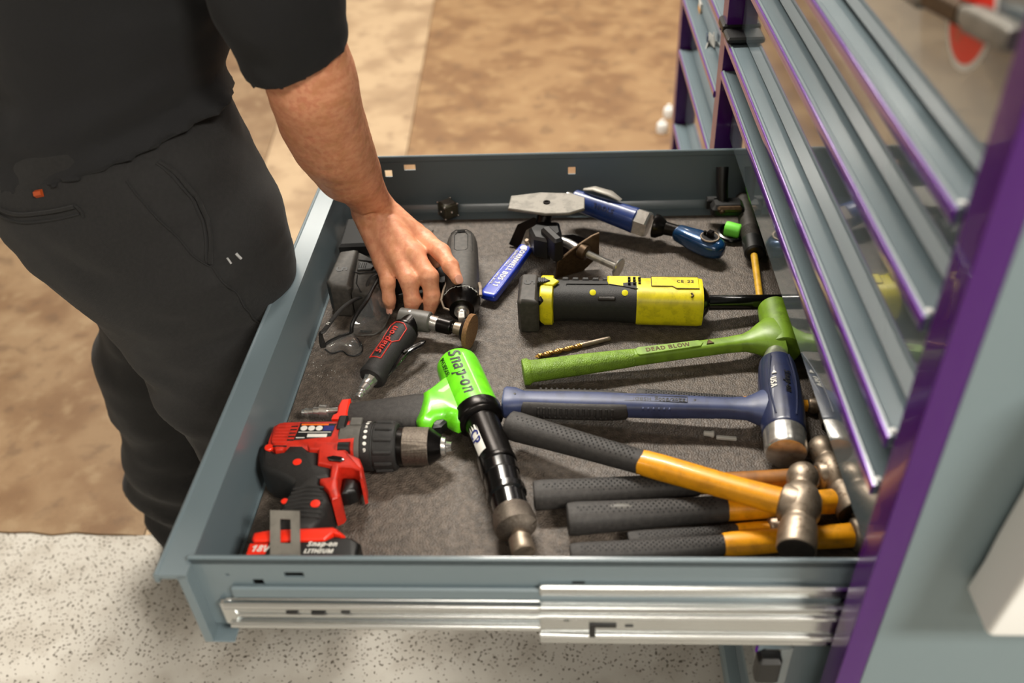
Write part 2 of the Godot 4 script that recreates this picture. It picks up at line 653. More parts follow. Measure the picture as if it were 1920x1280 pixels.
# ------------------------------------------------------------------ the tool chest
func pull_lip(front: MeshInstance3D, y: float, z0: float, z1: float, x: float, trim := true) -> void:
	# folded lip along the top of a drawer front, its purple edge strip and the screw at its near end
	var g := G.new()
	var pr := PackedVector2Array([Vector2(0.0, 0.0018), Vector2(0.0008, 0.0005), Vector2(0.0022, 0.0), Vector2(0.0036, 0.0004), Vector2(0.0048, 0.0016), Vector2(0.032, 0.0016), Vector2(0.032, 0.007), Vector2(0.004, 0.007), Vector2(0.004, 0.0125), Vector2(0.0, 0.0125)])
	var rings := []
	for z in [z0, z1]:
		var r := PackedVector3Array()
		for q in pr:
			r.append(Vector3(x + q.x, y - q.y, z))
		rings.append(r)
	loft(g, rings)
	part("pull_lip", g, mats.grey_paint, front, 25.0)
	if not trim:
		return
	g = G.new()
	var t := PackedVector2Array([Vector2(0.0002, -0.0016), Vector2(-0.0012, -0.0020), Vector2(-0.0022, -0.0034), Vector2(-0.0024, -0.0100), Vector2(-0.0012, -0.0128), Vector2(0.0002, -0.0132)])
	rings = []
	for z in [z0, z1]:
		var r := PackedVector3Array()
		for q in t:
			r.append(Vector3(x + q.x, y + q.y, z))
		rings.append(r)
	loft(g, rings)
	part("edge_trim", g, mats.purple_trim, front, 40.0)
	g = G.new()
	dots(g, [[Vector3(x + 0.005, y - 0.0005, z0 - 0.006), Vector3.UP]], 0.0028, 0.0014, Transform3D(), 12)
	part("screw", g, mats.white_plastic, front)

func build_chest() -> void:
	var o := thing("tool_chest", "grey steel tool chest with purple posts and glossy drawers, its wide drawer pulled open", "tool chest")
	# carcass: side, back, top, bottom, inner sheets
	var g := G.new()
	box2(g, Vector3(0.617, 0.12, 0.037), Vector3(1.25, 2.05, 0.051), 0.002)
	part("side_panel", g, mats.panel_grey, o)
	g = G.new()
	box2(g, Vector3(0.62, 0.12, -1.42), Vector3(1.25, 2.05, -1.406), 0.002)
	part("side_panel", g, mats.panel_grey, o)
	g = G.new()
	box2(g, Vector3(0.66, 0.12, -0.886), Vector3(1.24, 2.03, -0.872), 0.002)
	part("inner_wall", g, mats.panel_grey, o)
	g = G.new()
	box2(g, Vector3(1.236, 0.12, -1.41), Vector3(1.25, 2.05, 0.04), 0.002)
	part("back_panel", g, mats.panel_grey, o)
	g = G.new()
	box2(g, Vector3(0.6, 2.05, -1.425), Vector3(1.255, 2.08, 0.055), 0.004)
	part("top_panel", g, mats.panel_grey, o)
	g = G.new()
	box2(g, Vector3(0.6, 0.10, -1.425), Vector3(1.255, 0.13, 0.055), 0.004)
	part("bottom_panel", g, mats.panel_grey, o)
	# purple posts
	for p in [[0.021, 0.0512], [-0.9, -0.858], [-1.425, -1.382]]:
		g = G.new()
		box2(g, Vector3(0.595, 0.12, p[0]), Vector3(0.617 if p[0] > 0 else 0.66, 2.05, p[1]), 0.0012)
		part("post", g, mats.purple_paint, o)
	# closed drawers of the near bank: [bottom, lip]
	for d in [[0.797, 0.913], [0.9175, 0.968], [0.9725, 1.084], [1.0885, 1.170], [1.1745, 1.42], [1.4245, 1.60], [1.6045, 1.80], [1.8045, 2.03], [0.42, 0.54], [0.15, 0.41]]:
		g = G.new()
		box2(g, Vector3(0.618, d[0], -0.855), Vector3(0.632, d[1] - 0.003, 0.018), 0.0008)
		var f := part("drawer_front", g, mats.gloss_grey, o)
		pull_lip(f, d[1], 0.011, -0.855, 0.595)
	# closed drawers of the far bank
	for d in [[0.43, 0.58], [0.5845, 0.75], [0.7545, 0.86], [0.8645, 0.972], [0.9765, 1.12], [1.1245, 1.35], [1.3545, 1.6], [1.6045, 2.03], [0.15, 0.4255]]:
		g = G.new()
		box2(g, Vector3(0.618, d[0], -1.38), Vector3(0.632, d[1] - 0.003, -0.902), 0.0008)
		var f := part("drawer_front", g, mats.gloss_grey, o)
		pull_lip(f, d[1], -0.903, -1.378, 0.595)
	# a low drawer standing a finger's width open
	g = G.new()
	box2(g, Vector3(0.556, 0.545, -0.855), Vector3(0.568, 0.672, 0.006), 0.0008)
	var low := part("drawer_front", g, mats.gloss_grey, o, 40.0, "low drawer front standing slightly open")
	pull_lip(low, 0.676, 0.006, -0.855, 0.533)
	g = G.new()
	box2(g, Vector3(0.568, 0.55, -0.006), Vector3(1.1, 0.665, -0.003), 0.0005)
	part("drawer_wall", g, mats.grey_paint, low)
	g = G.new()
	box2(g, Vector3(0.532, 0.628, 0.002), Vector3(0.556, 0.668, 0.02), 0.004)
	part("latch_tab", g, mats.black_plastic, low)
	# black latch on the dividing post
	g = G.new()
	box2(g, Vector3(0.589, 0.969, -0.90), Vector3(0.625, 0.984, -0.856), 0.003)
	box2(g, Vector3(0.590, 0.969, -0.855), Vector3(0.625, 0.979, -0.812), 0.003)
	part("latch", g, mats.black_plastic, o, 40.0, "black plastic latch at the end of the drawer lip")
	open_drawer(o)

func open_drawer(o: Node3D) -> void:
	var dr := Node3D.new()
	dr.name = "open_drawer"
	o.add_child(dr, true)
	dr.set_meta("label", "wide grey drawer pulled out of the chest")
	var x1 := 0.70
	var g := G.new()
	box2(g, Vector3(-0.012, 0.6945, -0.815), Vector3(x1, 0.697, 0.0), 0.0005)
	part("bottom", g, mats.grey_paint, dr)
	# near and far walls with their punched holes
	var holes := [[0.044, 0.055, 0.758, 0.768], [0.077, 0.096, 0.771, 0.779], [0.350, 0.362, 0.758, 0.768], [0.020, 0.0235, 0.7725, 0.776]]
	g = G.new()
	holed(g, -0.012, x1, 0.6945, 0.798, -0.0022, 0.0, holes)
	part("side_wall", g, mats.grey_paint, dr)
	g = G.new()
	box2(g, Vector3(-0.010, 0.697, -0.0125), Vector3(x1 - 0.002, 0.787, -0.0113), 0.0004)
	part("inner_wall", g, mats.grey_paint, dr)
	g = G.new()
	box2(g, Vector3(0.0, 0.74, -0.0112), Vector3(0.5, 0.784, -0.0092), 0.0004)
	part("foam_strip", g, mats.dark_hole, dr)
	g = G.new()
	holed(g, -0.012, x1, 0.6945, 0.798, -0.815, -0.8128, [[0.049, 0.061, 0.762, 0.774], [0.082, 0.101, 0.7735, 0.7835], [0.353, 0.365, 0.760, 0.773]])
	part("side_wall", g, mats.grey_paint, dr)
	for z in [[-0.0048, 0.0], [-0.815, -0.8102]]:
		g = G.new()
		box2(g, Vector3(-0.012, 0.789, z[0]), Vector3(x1, 0.8, z[1]), 0.0016)
		part("rolled_rim", g, mats.grey_paint, dr)
	g = G.new()   # sunk slots low on the far wall, and the fold where wall meets bottom
	for s in [0.062, 0.083]:
		box2(g, Vector3(s - 0.0, 0.716, -0.8129), Vector3(s + 0.014, 0.725, -0.8118), 0.0005)
	part("embossed_slot", g, mats.grey_paint, dr)
	g = G.new()
	prism(g, PackedVector2Array([Vector2(-0.8128, 0.697), Vector2(-0.8128, 0.7075), Vector2(-0.8085, 0.7005), Vector2(-0.804, 0.697)]), -0.010, x1, 0.0, Transform3D(Basis(Vector3(0, 0, 1), Vector3(1, 0, 0), Vector3(0, 1, 0)), Vector3.ZERO))
	part("corner_fold", g, mats.grey_paint, dr)
	g = G.new()
	box2(g, Vector3(x1 - 0.003, 0.695, -0.815), Vector3(x1, 0.78, 0), 0.0006)
	part("back_wall", g, mats.grey_paint, dr)
	# front panel with its turned-in bottom flange, and the wide lip
	g = G.new()
	box2(g, Vector3(-0.0185, 0.685, -0.853), Vector3(-0.0095, 0.793, 0.015), 0.0008)
	box2(g, Vector3(-0.0185, 0.685, -0.853), Vector3(0.012, 0.6868, 0.015), 0.0006)
	var fr := part("front_panel", g, mats.grey_paint, dr)
	pull_lip(fr, 0.795, 0.015, -0.853, -0.0405, false)
	# slide: drawer member, and the longer cabinet member
	g = G.new()
	box2(g, Vector3(0.022, 0.744, 0.0), Vector3(0.6, 0.7605, 0.005), 0.002)
	part("ledge", g, mats.grey_paint, dr)
	g = G.new()
	box2(g, Vector3(0.012, 0.702, 0.0), Vector3(0.62, 0.742, 0.004), 0.001)
	for y in [0.7375, 0.706]:
		tube(g, [Vector3(0.012, y, 0.0075), Vector3(0.62, y, 0.0075)], 0.0042, 12)
	for y in [0.7285, 0.717]:
		tube(g, [Vector3(0.016, y, 0.004), Vector3(0.62, y, 0.004)], 0.0026, 10)
	var sl := part("slide_rail", g, mats.zinc, dr)
	g = G.new()
	for s in [[0.07, 0.722, 0.012], [0.095, 0.721, 0.014], [0.125, 0.724, 0.009]]:
		box2(g, Vector3(s[0], s[1], 0.003), Vector3(s[0] + s[2], s[1] + 0.0045, 0.0075), 0.0008)
	part("ball_slot", g, mats.black_plastic, sl)
	g = G.new()
	box2(g, Vector3(0.005, 0.703, 0.0), Vector3(0.02, 0.741, 0.007), 0.003)
	part("rail_end", g, mats.zinc, sl)
	g = G.new()
	box2(g, Vector3(0.319, 0.690, 0.0125), Vector3(0.62, 0.748, 0.0155), 0.001)
	box2(g, Vector3(0.319, 0.752, 0.0), Vector3(0.608, 0.767, 0.0065), 0.002)
	box2(g, Vector3(0.319, 0.744, 0.004), Vector3(0.62, 0.7475, 0.0155), 0.001)
	tube(g, [Vector3(0.319, 0.7355, 0.0155), Vector3(0.62, 0.7355, 0.0155)], 0.0035, 12)
	tube(g, [Vector3(0.319, 0.7055, 0.0155), Vector3(0.366, 0.7055, 0.0155)], 0.0048, 12)
	tube(g, [Vector3(0.372, 0.7055, 0.0155), Vector3(0.62, 0.7055, 0.0155)], 0.0048, 12)
	var so := part("slide_rail", g, mats.zinc, dr)
	g = G.new()
	box2(g, Vector3(0.366, 0.7185, 0.015), Vector3(0.392, 0.7245, 0.017), 0.0006)
	box2(g, Vector3(0.366, 0.703, 0.015), Vector3(0.372, 0.7245, 0.0172), 0.0006)
	box2(g, Vector3(0.400, 0.7195, 0.015), Vector3(0.408, 0.7225, 0.0165), 0.0006)
	box2(g, Vector3(0.342, 0.728, 0.015), Vector3(0.347, 0.731, 0.0165), 0.0004)
	part("latch_tab", g, mats.black_plastic, so)
	# liner: a separate rubber mat
	g = G.new()
	rbox(g, Vector3(0.34, DF - 0.0013, -0.394), Vector3(0.69, 0.0026, 0.764), 0.001)
	var li := part("drawer_liner", g, mats.liner, self)
	tag(li, "dark grey textured rubber liner covering the bottom of the open drawer", "mat")


# ------------------------------------------------------------------ tools in the drawer; lengths below are millimetres
func V(x: float, y: float, z: float) -> Vector3:
	return Vector3(x, y, z) * 0.001

func P(a: Array) -> PackedVector2Array:
	var o := PackedVector2Array()
	for i in range(0, a.size(), 2):
		o.append(Vector2(a[i], a[i + 1]) * 0.001)
	return o

func L(a: Array) -> Array:                     # [x, y, z, x, y, z ...] to points
	var o := []
	for i in range(0, a.size(), 3):
		o.append(V(a[i], a[i + 1], a[i + 2]))
	return o

func mm(a: Array) -> Array:
	var o := []
	for q in a:
		o.append(q * 0.001)
	return o

func spot(x: float, z: float) -> Transform3D:
	return Transform3D(Basis(), Vector3(x * 0.001, DF, z * 0.001))

func slab3(g: G, p: Array, nrm: Vector3, th: float) -> void:       # a flat plate with corners p, th thick along nrm
	var n := nrm.normalized()
	var u: Vector3 = ((p[1] as Vector3) - (p[0] as Vector3)).normalized()
	u = (u - n * u.dot(n)).normalized()
	var w := u.cross(n)
	var c: Vector3 = p[0]
	var poly := PackedVector2Array()
	for q in p:
		poly.append(Vector2((q - c).dot(u), (q - c).dot(w)))
	prism(g, poly, -th / 2, th / 2, th * 0.2, Transform3D(Basis(u, n, w), c))

func tool_materials() -> void:
	mat("red_plastic", Color(0.77, 0.165, 0.095), 0.42, 0.0, {"tex": "grime", "scale": 11.0})
	mat("red_bright", Color(0.92, 0.17, 0.07), 0.4)
	mat("overmold", Color(0.15, 0.146, 0.143), 0.62, 0.0, {"tex": "rubber", "relief": "grain", "scale": 14.0, "depth": 0.03})
	mat("grey_plastic", Color(0.34, 0.33, 0.31), 0.5, 0.0, {"tex": "grime", "scale": 14.0})
	mat("dusty_black", Color(0.30, 0.285, 0.265), 0.6, 0.0, {"tex": "rubber", "scale": 9.0})
	mat("chrome", Color(0.84, 0.83, 0.81), 0.26, 0.88, {"tex": "grime", "scale": 16.0})
	mat("steel", Color(0.74, 0.69, 0.63), 0.46, 0.85, {"tex": "steel", "scale": 6.0})
	mat("worn_face", Color(0.20, 0.165, 0.14), 0.6, 0.5, {"tex": "steel", "scale": 9.0})
	mat("yellow_shaft", Color(0.85, 0.66, 0.17), 0.42, 0.0, {"tex": "grime", "scale": 12.0})
	mat("knurl", Color(0.62, 0.59, 0.56), 0.45, 1.0, {"tex": "steel", "relief": "weave", "scale": 30.0, "depth": 0.06})
	mat("black_steel", Color(0.13, 0.12, 0.115), 0.28, 0.8, {"tex": "grime", "scale": 14.0})
	mat("black_gloss", Color(0.03, 0.028, 0.028), 0.22, 0.0, {"coat": 0.5})
	mat("lime_plastic", Color(0.43, 0.85, 0.12), 0.33, 0.0, {"tex": "grime", "scale": 9.0, "coat": 0.3})
	mat("olive_green", Color(0.46, 0.60, 0.15), 0.42, 0.0, {"tex": "grime", "scale": 8.0})
	mat("olive_grip", Color(0.46, 0.60, 0.15), 0.5, 0.0, {"tex": "grime", "relief": "grain", "scale": 11.0, "depth": 0.12})
	mat("navy_plastic", Color(0.135, 0.165, 0.29), 0.36, 0.0, {"tex": "grime", "scale": 7.0, "coat": 0.2})
	mat("handle_blue", Color(0.225, 0.265, 0.41), 0.45, 0.0, {"tex": "grime", "scale": 9.0})
	mat("grip_grey", Color(0.255, 0.245, 0.24), 0.66, 0.0, {"tex": "rubber", "relief": "grain", "scale": 12.0, "depth": 0.03})
	mat("amber_shaft", Color(0.93, 0.63, 0.05), 0.4, 0.0, {"tex": "grime", "scale": 9.0, "coat": 0.2})
	mat("yellow_plastic", Color(0.86, 0.80, 0.05), 0.42, 0.0, {"tex": "grime", "scale": 10.0})
	mat("yellow_mark", Color(0.88, 0.84, 0.04), 0.45)
	mat("blue_handle", Color(0.115, 0.215, 0.46), 0.36, 0.0, {"tex": "grime", "scale": 9.0, "coat": 0.2})
	mat("dip_blue", Color(0.08, 0.20, 0.66), 0.33, 0.0, {"coat": 0.5})
	mat("teal_metal", Color(0.07, 0.24, 0.40), 0.25, 0.35, {"tex": "grime", "scale": 12.0, "coat": 0.7})
	mat("scotch", Color(0.80, 0.60, 0.40), 0.95, 0.0, {"tex": "rubber", "relief": "grain", "scale": 30.0, "depth": 0.25})
	mat("gold_steel", Color(0.78, 0.60, 0.34), 0.3, 1.0)
	mat("bronze_edge", Color(0.36, 0.29, 0.21), 0.5, 0.7, {"tex": "steel", "scale": 12.0})
	mat("grey_steel", Color(0.50, 0.485, 0.455), 0.5, 0.4, {"tex": "grime", "scale": 7.0})
	mat("cube_metal", Color(0.36, 0.35, 0.29), 0.42, 0.5, {"tex": "grime", "scale": 20.0})
	mat("worn_amber", Color(0.68, 0.44, 0.11), 0.55, 0.0, {"tex": "steel", "scale": 5.0})
	mat("print_white", Color(0.86, 0.85, 0.82), 0.6)
	mat("print_black", Color(0.025, 0.025, 0.03), 0.5)
	mat("print_orange", Color(0.88, 0.40, 0.05), 0.6)
	mat("print_blue", Color(0.10, 0.14, 0.42), 0.6)
	mat("print_red", Color(0.72, 0.13, 0.07), 0.5)
	mat("lime_tape", Color(0.45, 0.86, 0.25), 0.5)
	mat("nylon_white", Color(0.72, 0.72, 0.70), 0.5)
	mat("dimple", Color(0.045, 0.043, 0.042), 0.8)
	var l := mat("lens", Color(0.9, 0.92, 0.92, 0.03), 0.02, 0.0, {"coat": 0.4})
	l.transparency = BaseMaterial3D.TRANSPARENCY_ALPHA

func build_drawer_contents() -> void:
	tool_materials()
	drill()
	air_hammer()
	die_grinder()
	impact_wrench()
	safety_glasses()
	small_pieces()
	brake_spreader()
	air_ratchet()
	yellow_tool()
	green_hammer()
	blue_hammer()
	hammers()
	far_corner()

func disc(g: G, x: float, z: float, y: float, r: float, h := 0.8, n := 16) -> void:      # mm: a low flat stud on a level surface
	loft(g, [ring(V(x, y - h, z), V(1, 0, 0), V(0, 0, 1), circ(n, r)), ring(V(x, y + h * 0.5, z), V(1, 0, 0), V(0, 0, 1), circ(n, r)), ring(V(x, y + h, z), V(1, 0, 0), V(0, 0, 1), circ(n, r * 0.85))])

func drill() -> void:
	var o := thing("cordless_drill", "red and black cordless drill lying on its side with chuck pointing right", "drill", spot(100, -160))
	var ax := Transform3D(Basis(), V(0, 30, -55.5))
	var g := G.new()
	xloft(g, [[-0.098, sq(20, 0.012, 0.014)], [-0.096, sq(20, 0.020, 0.021)], [-0.086, sq(20, 0.0225, 0.025)], [-0.02, sq(20, 0.0235, 0.026)], [0.004, sq(20, 0.0245, 0.0265)]], ax)
	var sh := part("motor_shell", g, mats.red_plastic, o)
	g = G.new()
	prism(g, P([-93, -71, -89, -74, -67, -76, -20, -75, -15, -45, -6, -44, 1, -24, 15, -16, 21, -3, 24, 14, 21, 16, 17, 3, 9, -1, -5, -2, -3, 17, -1, 27, 4, 38, 2, 43, -4, 47, -11, 33, -23, 20, -24, 14, -13, 12, -15, -4, -31, -8, -35, -29, -45, -29, -51, -39, -72, -38, -75, -28, -84, -28, -89, -35, -94, -45, -96, -62]), 0.008, 0.0525, 0.0025, Transform3D(Basis(), V(0, 0, 0)))
	part("shell_side", g, mats.red_plastic, sh, 50.0)
	g = G.new()
	prism(g, P([-76, -31, -73, -41, -52, -41, -46, -32, -36, -31, -32, -11, -16, -7, -14, 9, -25, 11, -24, 17, -12, 31, -6, 45, -7, 58, -12, 74, -20, 84, -56, 84, -60, 52, -57, 41, -53, 29, -54, 18, -68, 11, -84, 5, -96, -6, -103, -24, -105, -40, -99, -50, -93, -36, -85, -29]), 0.004, 0.0505, 0.006)
	var hd := part("handle", g, mats.overmold, o, 60.0)
	for k in 8:        # grip ribs
		g = G.new()
		var z := 26.0 + k * 6.0
		tube(g, L([-50.0 - k * 0.8, 50.2, z + 3, -34, 51.2, z - 1, -17.0 + k * 0.9, 50.0, z + 1]), 0.0013, 6)
		part("grip_rib", g, mats.overmold, hd)
	g = G.new()
	for q in [[-54.8, -11.1, 50.4, 5.0, 0.8], [-20.7, 51, 51.9, 5.2, 0.8], [-56, 45, 49, 3.6, 0.8], [-92.8, -33.5, 50.5, 5.0, 1.6]]:
		g = G.new()
		disc(g, q[0], q[1], q[2], q[3], q[4])
		part("red_dot", g, mats.red_bright, hd)
	g = G.new()
	for k in 6:        # vents in the motor shell
		rbox(g, V(-80, 52.2, -67 + k * 5.2), V(22, 1.4, 1.6), 0.0005)
	part("vent_rib", g, mats.red_plastic, sh)
	g = G.new()
	for k in 5:
		rbox(g, V(-70, 52.2, -66 + k * 5.6), V(8, 1.2, 2.4), 0.0003)
	rbox(g, V(-80, 52.2, -34), V(16, 1.2, 2.0), 0.0003)
	part("vent_slot", g, mats.dark_hole, sh)
	g = G.new()
	prism(g, P([-21, -15, -14, -17, -4, -15, -1, -11, -5, -8, -18, -10]), 0.051, 0.0555, 0.001)
	part("direction_switch", g, mats.black_gloss, o)
	g = G.new()
	prism(g, P([-2, 0, 12, 2, 17, 8, 15, 20, 8, 25, -1, 26]), 0.016, 0.040, 0.004)
	part("trigger", g, mats.black_plastic, o, 60.0)
	# label
	g = G.new()
	prism(g, P([-64, -71, -21, -70, -23, -48, -66, -43]), 0.0515, 0.0534, 0.0004)
	var lb := part("label", g, mats.print_black, o)
	g = G.new()
	rbox(g, V(-46, 53.5, -68), V(32, 0.5, 2.6), 0.0001)
	part("label_stripe", g, mats.print_orange, lb)
	g = G.new()
	for k in 3:
		disc(g, -58 + k * 9.0, -62, 53.5, 4.0, 0.3)
	rbox(g, V(-40, 53.5, -49.8), V(23, 0.5, 5), 0.0001)
	rbox(g, V(-59, 53.5, -46.5), V(10, 0.4, 1.2), 0.0001)
	rbox(g, V(-44, 53.5, -55.5), V(38, 0.4, 0.8), 0.0001)
	part("label_print", g, mats.print_white, lb)
	g = G.new()
	rbox(g, V(-29, 53.5, -62), V(12, 0.4, 8), 0.0001)
	part("label_print", g, mats.print_blue, lb)
	# gear case, numbered ring, torque collar, chuck
	g = G.new()
	lathe(g, [-0.016, 0.024, -0.014, 0.0262, 0.012, 0.0268, 0.014, 0.026], 28, ax)
	rbox(g, V(2, 53, -72), V(14, 6, 12), 0.001)
	rbox(g, V(4, 52, -58), V(18, 6, 3), 0.001)
	part("gear_case", g, mats.grey_plastic, o)
	g = G.new()
	rbox(g, V(-14, 54, -70), V(11, 7, 22), 0.002)
	tube(g, L([-12, 50, -33, 1, 50.5, -33]), 0.0068, 14)
	part("speed_switch", g, mats.black_plastic, o)
	g = G.new()
	tube(g, L([-14, 48.5, -33, -3, 49, -33]), 0.0075, 14)
	part("front_plug", g, mats.red_plastic, sh)
	g = G.new()
	lathe(g, [0.010, 0.0272, 0.011, 0.0285, 0.0225, 0.0288, 0.0228, 0.0275, 0.024, 0.0272, 0.026, 0.0285, 0.049, 0.0278, 0.051, 0.026], 36, ax)
	for k in 12:
		var a := TAU * k / 12
		tube(g, [ax * Vector3(0.027, cos(a) * 0.0284, sin(a) * 0.0284), ax * Vector3(0.043, cos(a) * 0.0282, sin(a) * 0.0282), ax * Vector3(0.046, cos(a) * 0.0268, sin(a) * 0.0268)], 0.0026, 8)
	var co := part("torque_collar", g, mats.overmold, o)
	g = G.new()
	var dl := []
	for k in 9:
		var a := -1.15 + k * 0.26
		if k not in [0, 4, 8]:
			dl.append([ax * Vector3(0.0168, cos(a) * 0.0287, sin(a) * 0.0287), Vector3(0, cos(a), sin(a))])
	dots(g, dl, 0.0022, 0.0003, Transform3D(), 12)
	part("setting_dot", g, mats.print_white, co)
	for q in [["1", -1.15], ["5", -0.11], ["9", 0.93]]:
		var a: float = q[1]
		var nn := Vector3(0, cos(a), sin(a))
		text("setting_number", q[0], 0.0045, 0.0004, mats.print_white, co, Transform3D(Basis(Vector3(1, 0, 0), nn, Vector3(1, 0, 0).cross(nn)), ax * Vector3(0.0168, cos(a) * 0.0288, sin(a) * 0.0288)), 0.0, "Droid Sans", 700)
	g = G.new()
	lathe(g, [0.049, 0.020, 0.05, 0.0222, 0.0572, 0.0222, 0.058, 0.021], 28, ax)
	var ck := part("chuck", g, mats.black_steel, o)
	g = G.new()
	lathe(g, [0.087, 0.0215, 0.088, 0.0222, 0.0905, 0.0205, 0.1005, 0.0135, 0.1015, 0.012], 28, ax)
	part("chuck_cone", g, mats.black_steel, ck)
	g = G.new()
	lathe(g, [0.057, 0.0215, 0.058, 0.0226, 0.087, 0.0222, 0.088, 0.0212], 32, ax)
	part("chuck_sleeve", g, mats.knurl, ck)
	g = G.new()
	lathe(g, [0.100, 0.0115, 0.106, 0.010, 0.107, 0.006, 0.109, 0.005], 18, ax)
	for k in 3:
		var a := TAU * k / 3 + 0.4
		tube(g, [ax * Vector3(0.1, cos(a) * 0.006, sin(a) * 0.006), ax * Vector3(0.1125, cos(a) * 0.0035, sin(a) * 0.0035)], 0.0026, 8)
	part("jaw", g, mats.chrome, ck)
	# foot of the handle, battery pack, belt clip
	g = G.new()
	prism(g, P([-77, 90, -61, 86, 4, 82, 10, 85, 19, 93, 15, 95, 6, 91, -1, 100, -73, 103, -77, 98]), 0.006, 0.0535, 0.003)
	part("handle_foot", g, mats.red_bright, o, 50.0)
	g = G.new()
	prism(g, P([-78, 99, -2, 97, 8, 91, 26, 94, 36, 101, 36, 137, 28, 143, -72, 143, -80, 136]), 0.002, 0.051, 0.004)
	var bt := part("battery_pack", g, mats.black_plastic, o, 50.0)
	g = G.new()
	prism(g, P([-77, 104, -58, 104, -58, 117, -77, 118]), 0.0505, 0.0517, 0.0004)
	part("battery_stripe", g, mats.red_bright, bt)
	text("lettering", "Snap-on", 0.0058, 0.0006, mats.print_white, bt, Transform3D(Basis(), V(-2, 51.3, 105)), 0.0, "Droid Sans", 700, true)
	text("lettering", "LITHIUM", 0.0052, 0.0006, mats.print_white, bt, Transform3D(Basis(), V(-4, 51.3, 113)), 0.0, "Droid Sans", 700, true)
	text("lettering", "18V", 0.008, 0.0006, mats.print_white, bt, Transform3D(Basis(), V(-64, 51.9, 110.5)), 0.0, "Droid Sans", 700, true)
	g = G.new()
	holed(g, -0.0155, 0.0155, 0.0, 0.046, -0.0008, 0.0008, [[-0.005, 0.006, 0.012, 0.037]], Transform3D(Basis(Vector3(1, 0, 0.03), Vector3(-0.14, 0.42, -0.9).normalized(), Vector3(0, 0.9, 0.42)), V(-37, 51, 118)))
	rbox(g, V(-38, 51.6, 121), V(31, 1.6, 7), 0.0006)
	part("belt_clip", g, mats.grey_steel, o, 40.0, "bent steel belt clip with a slot")

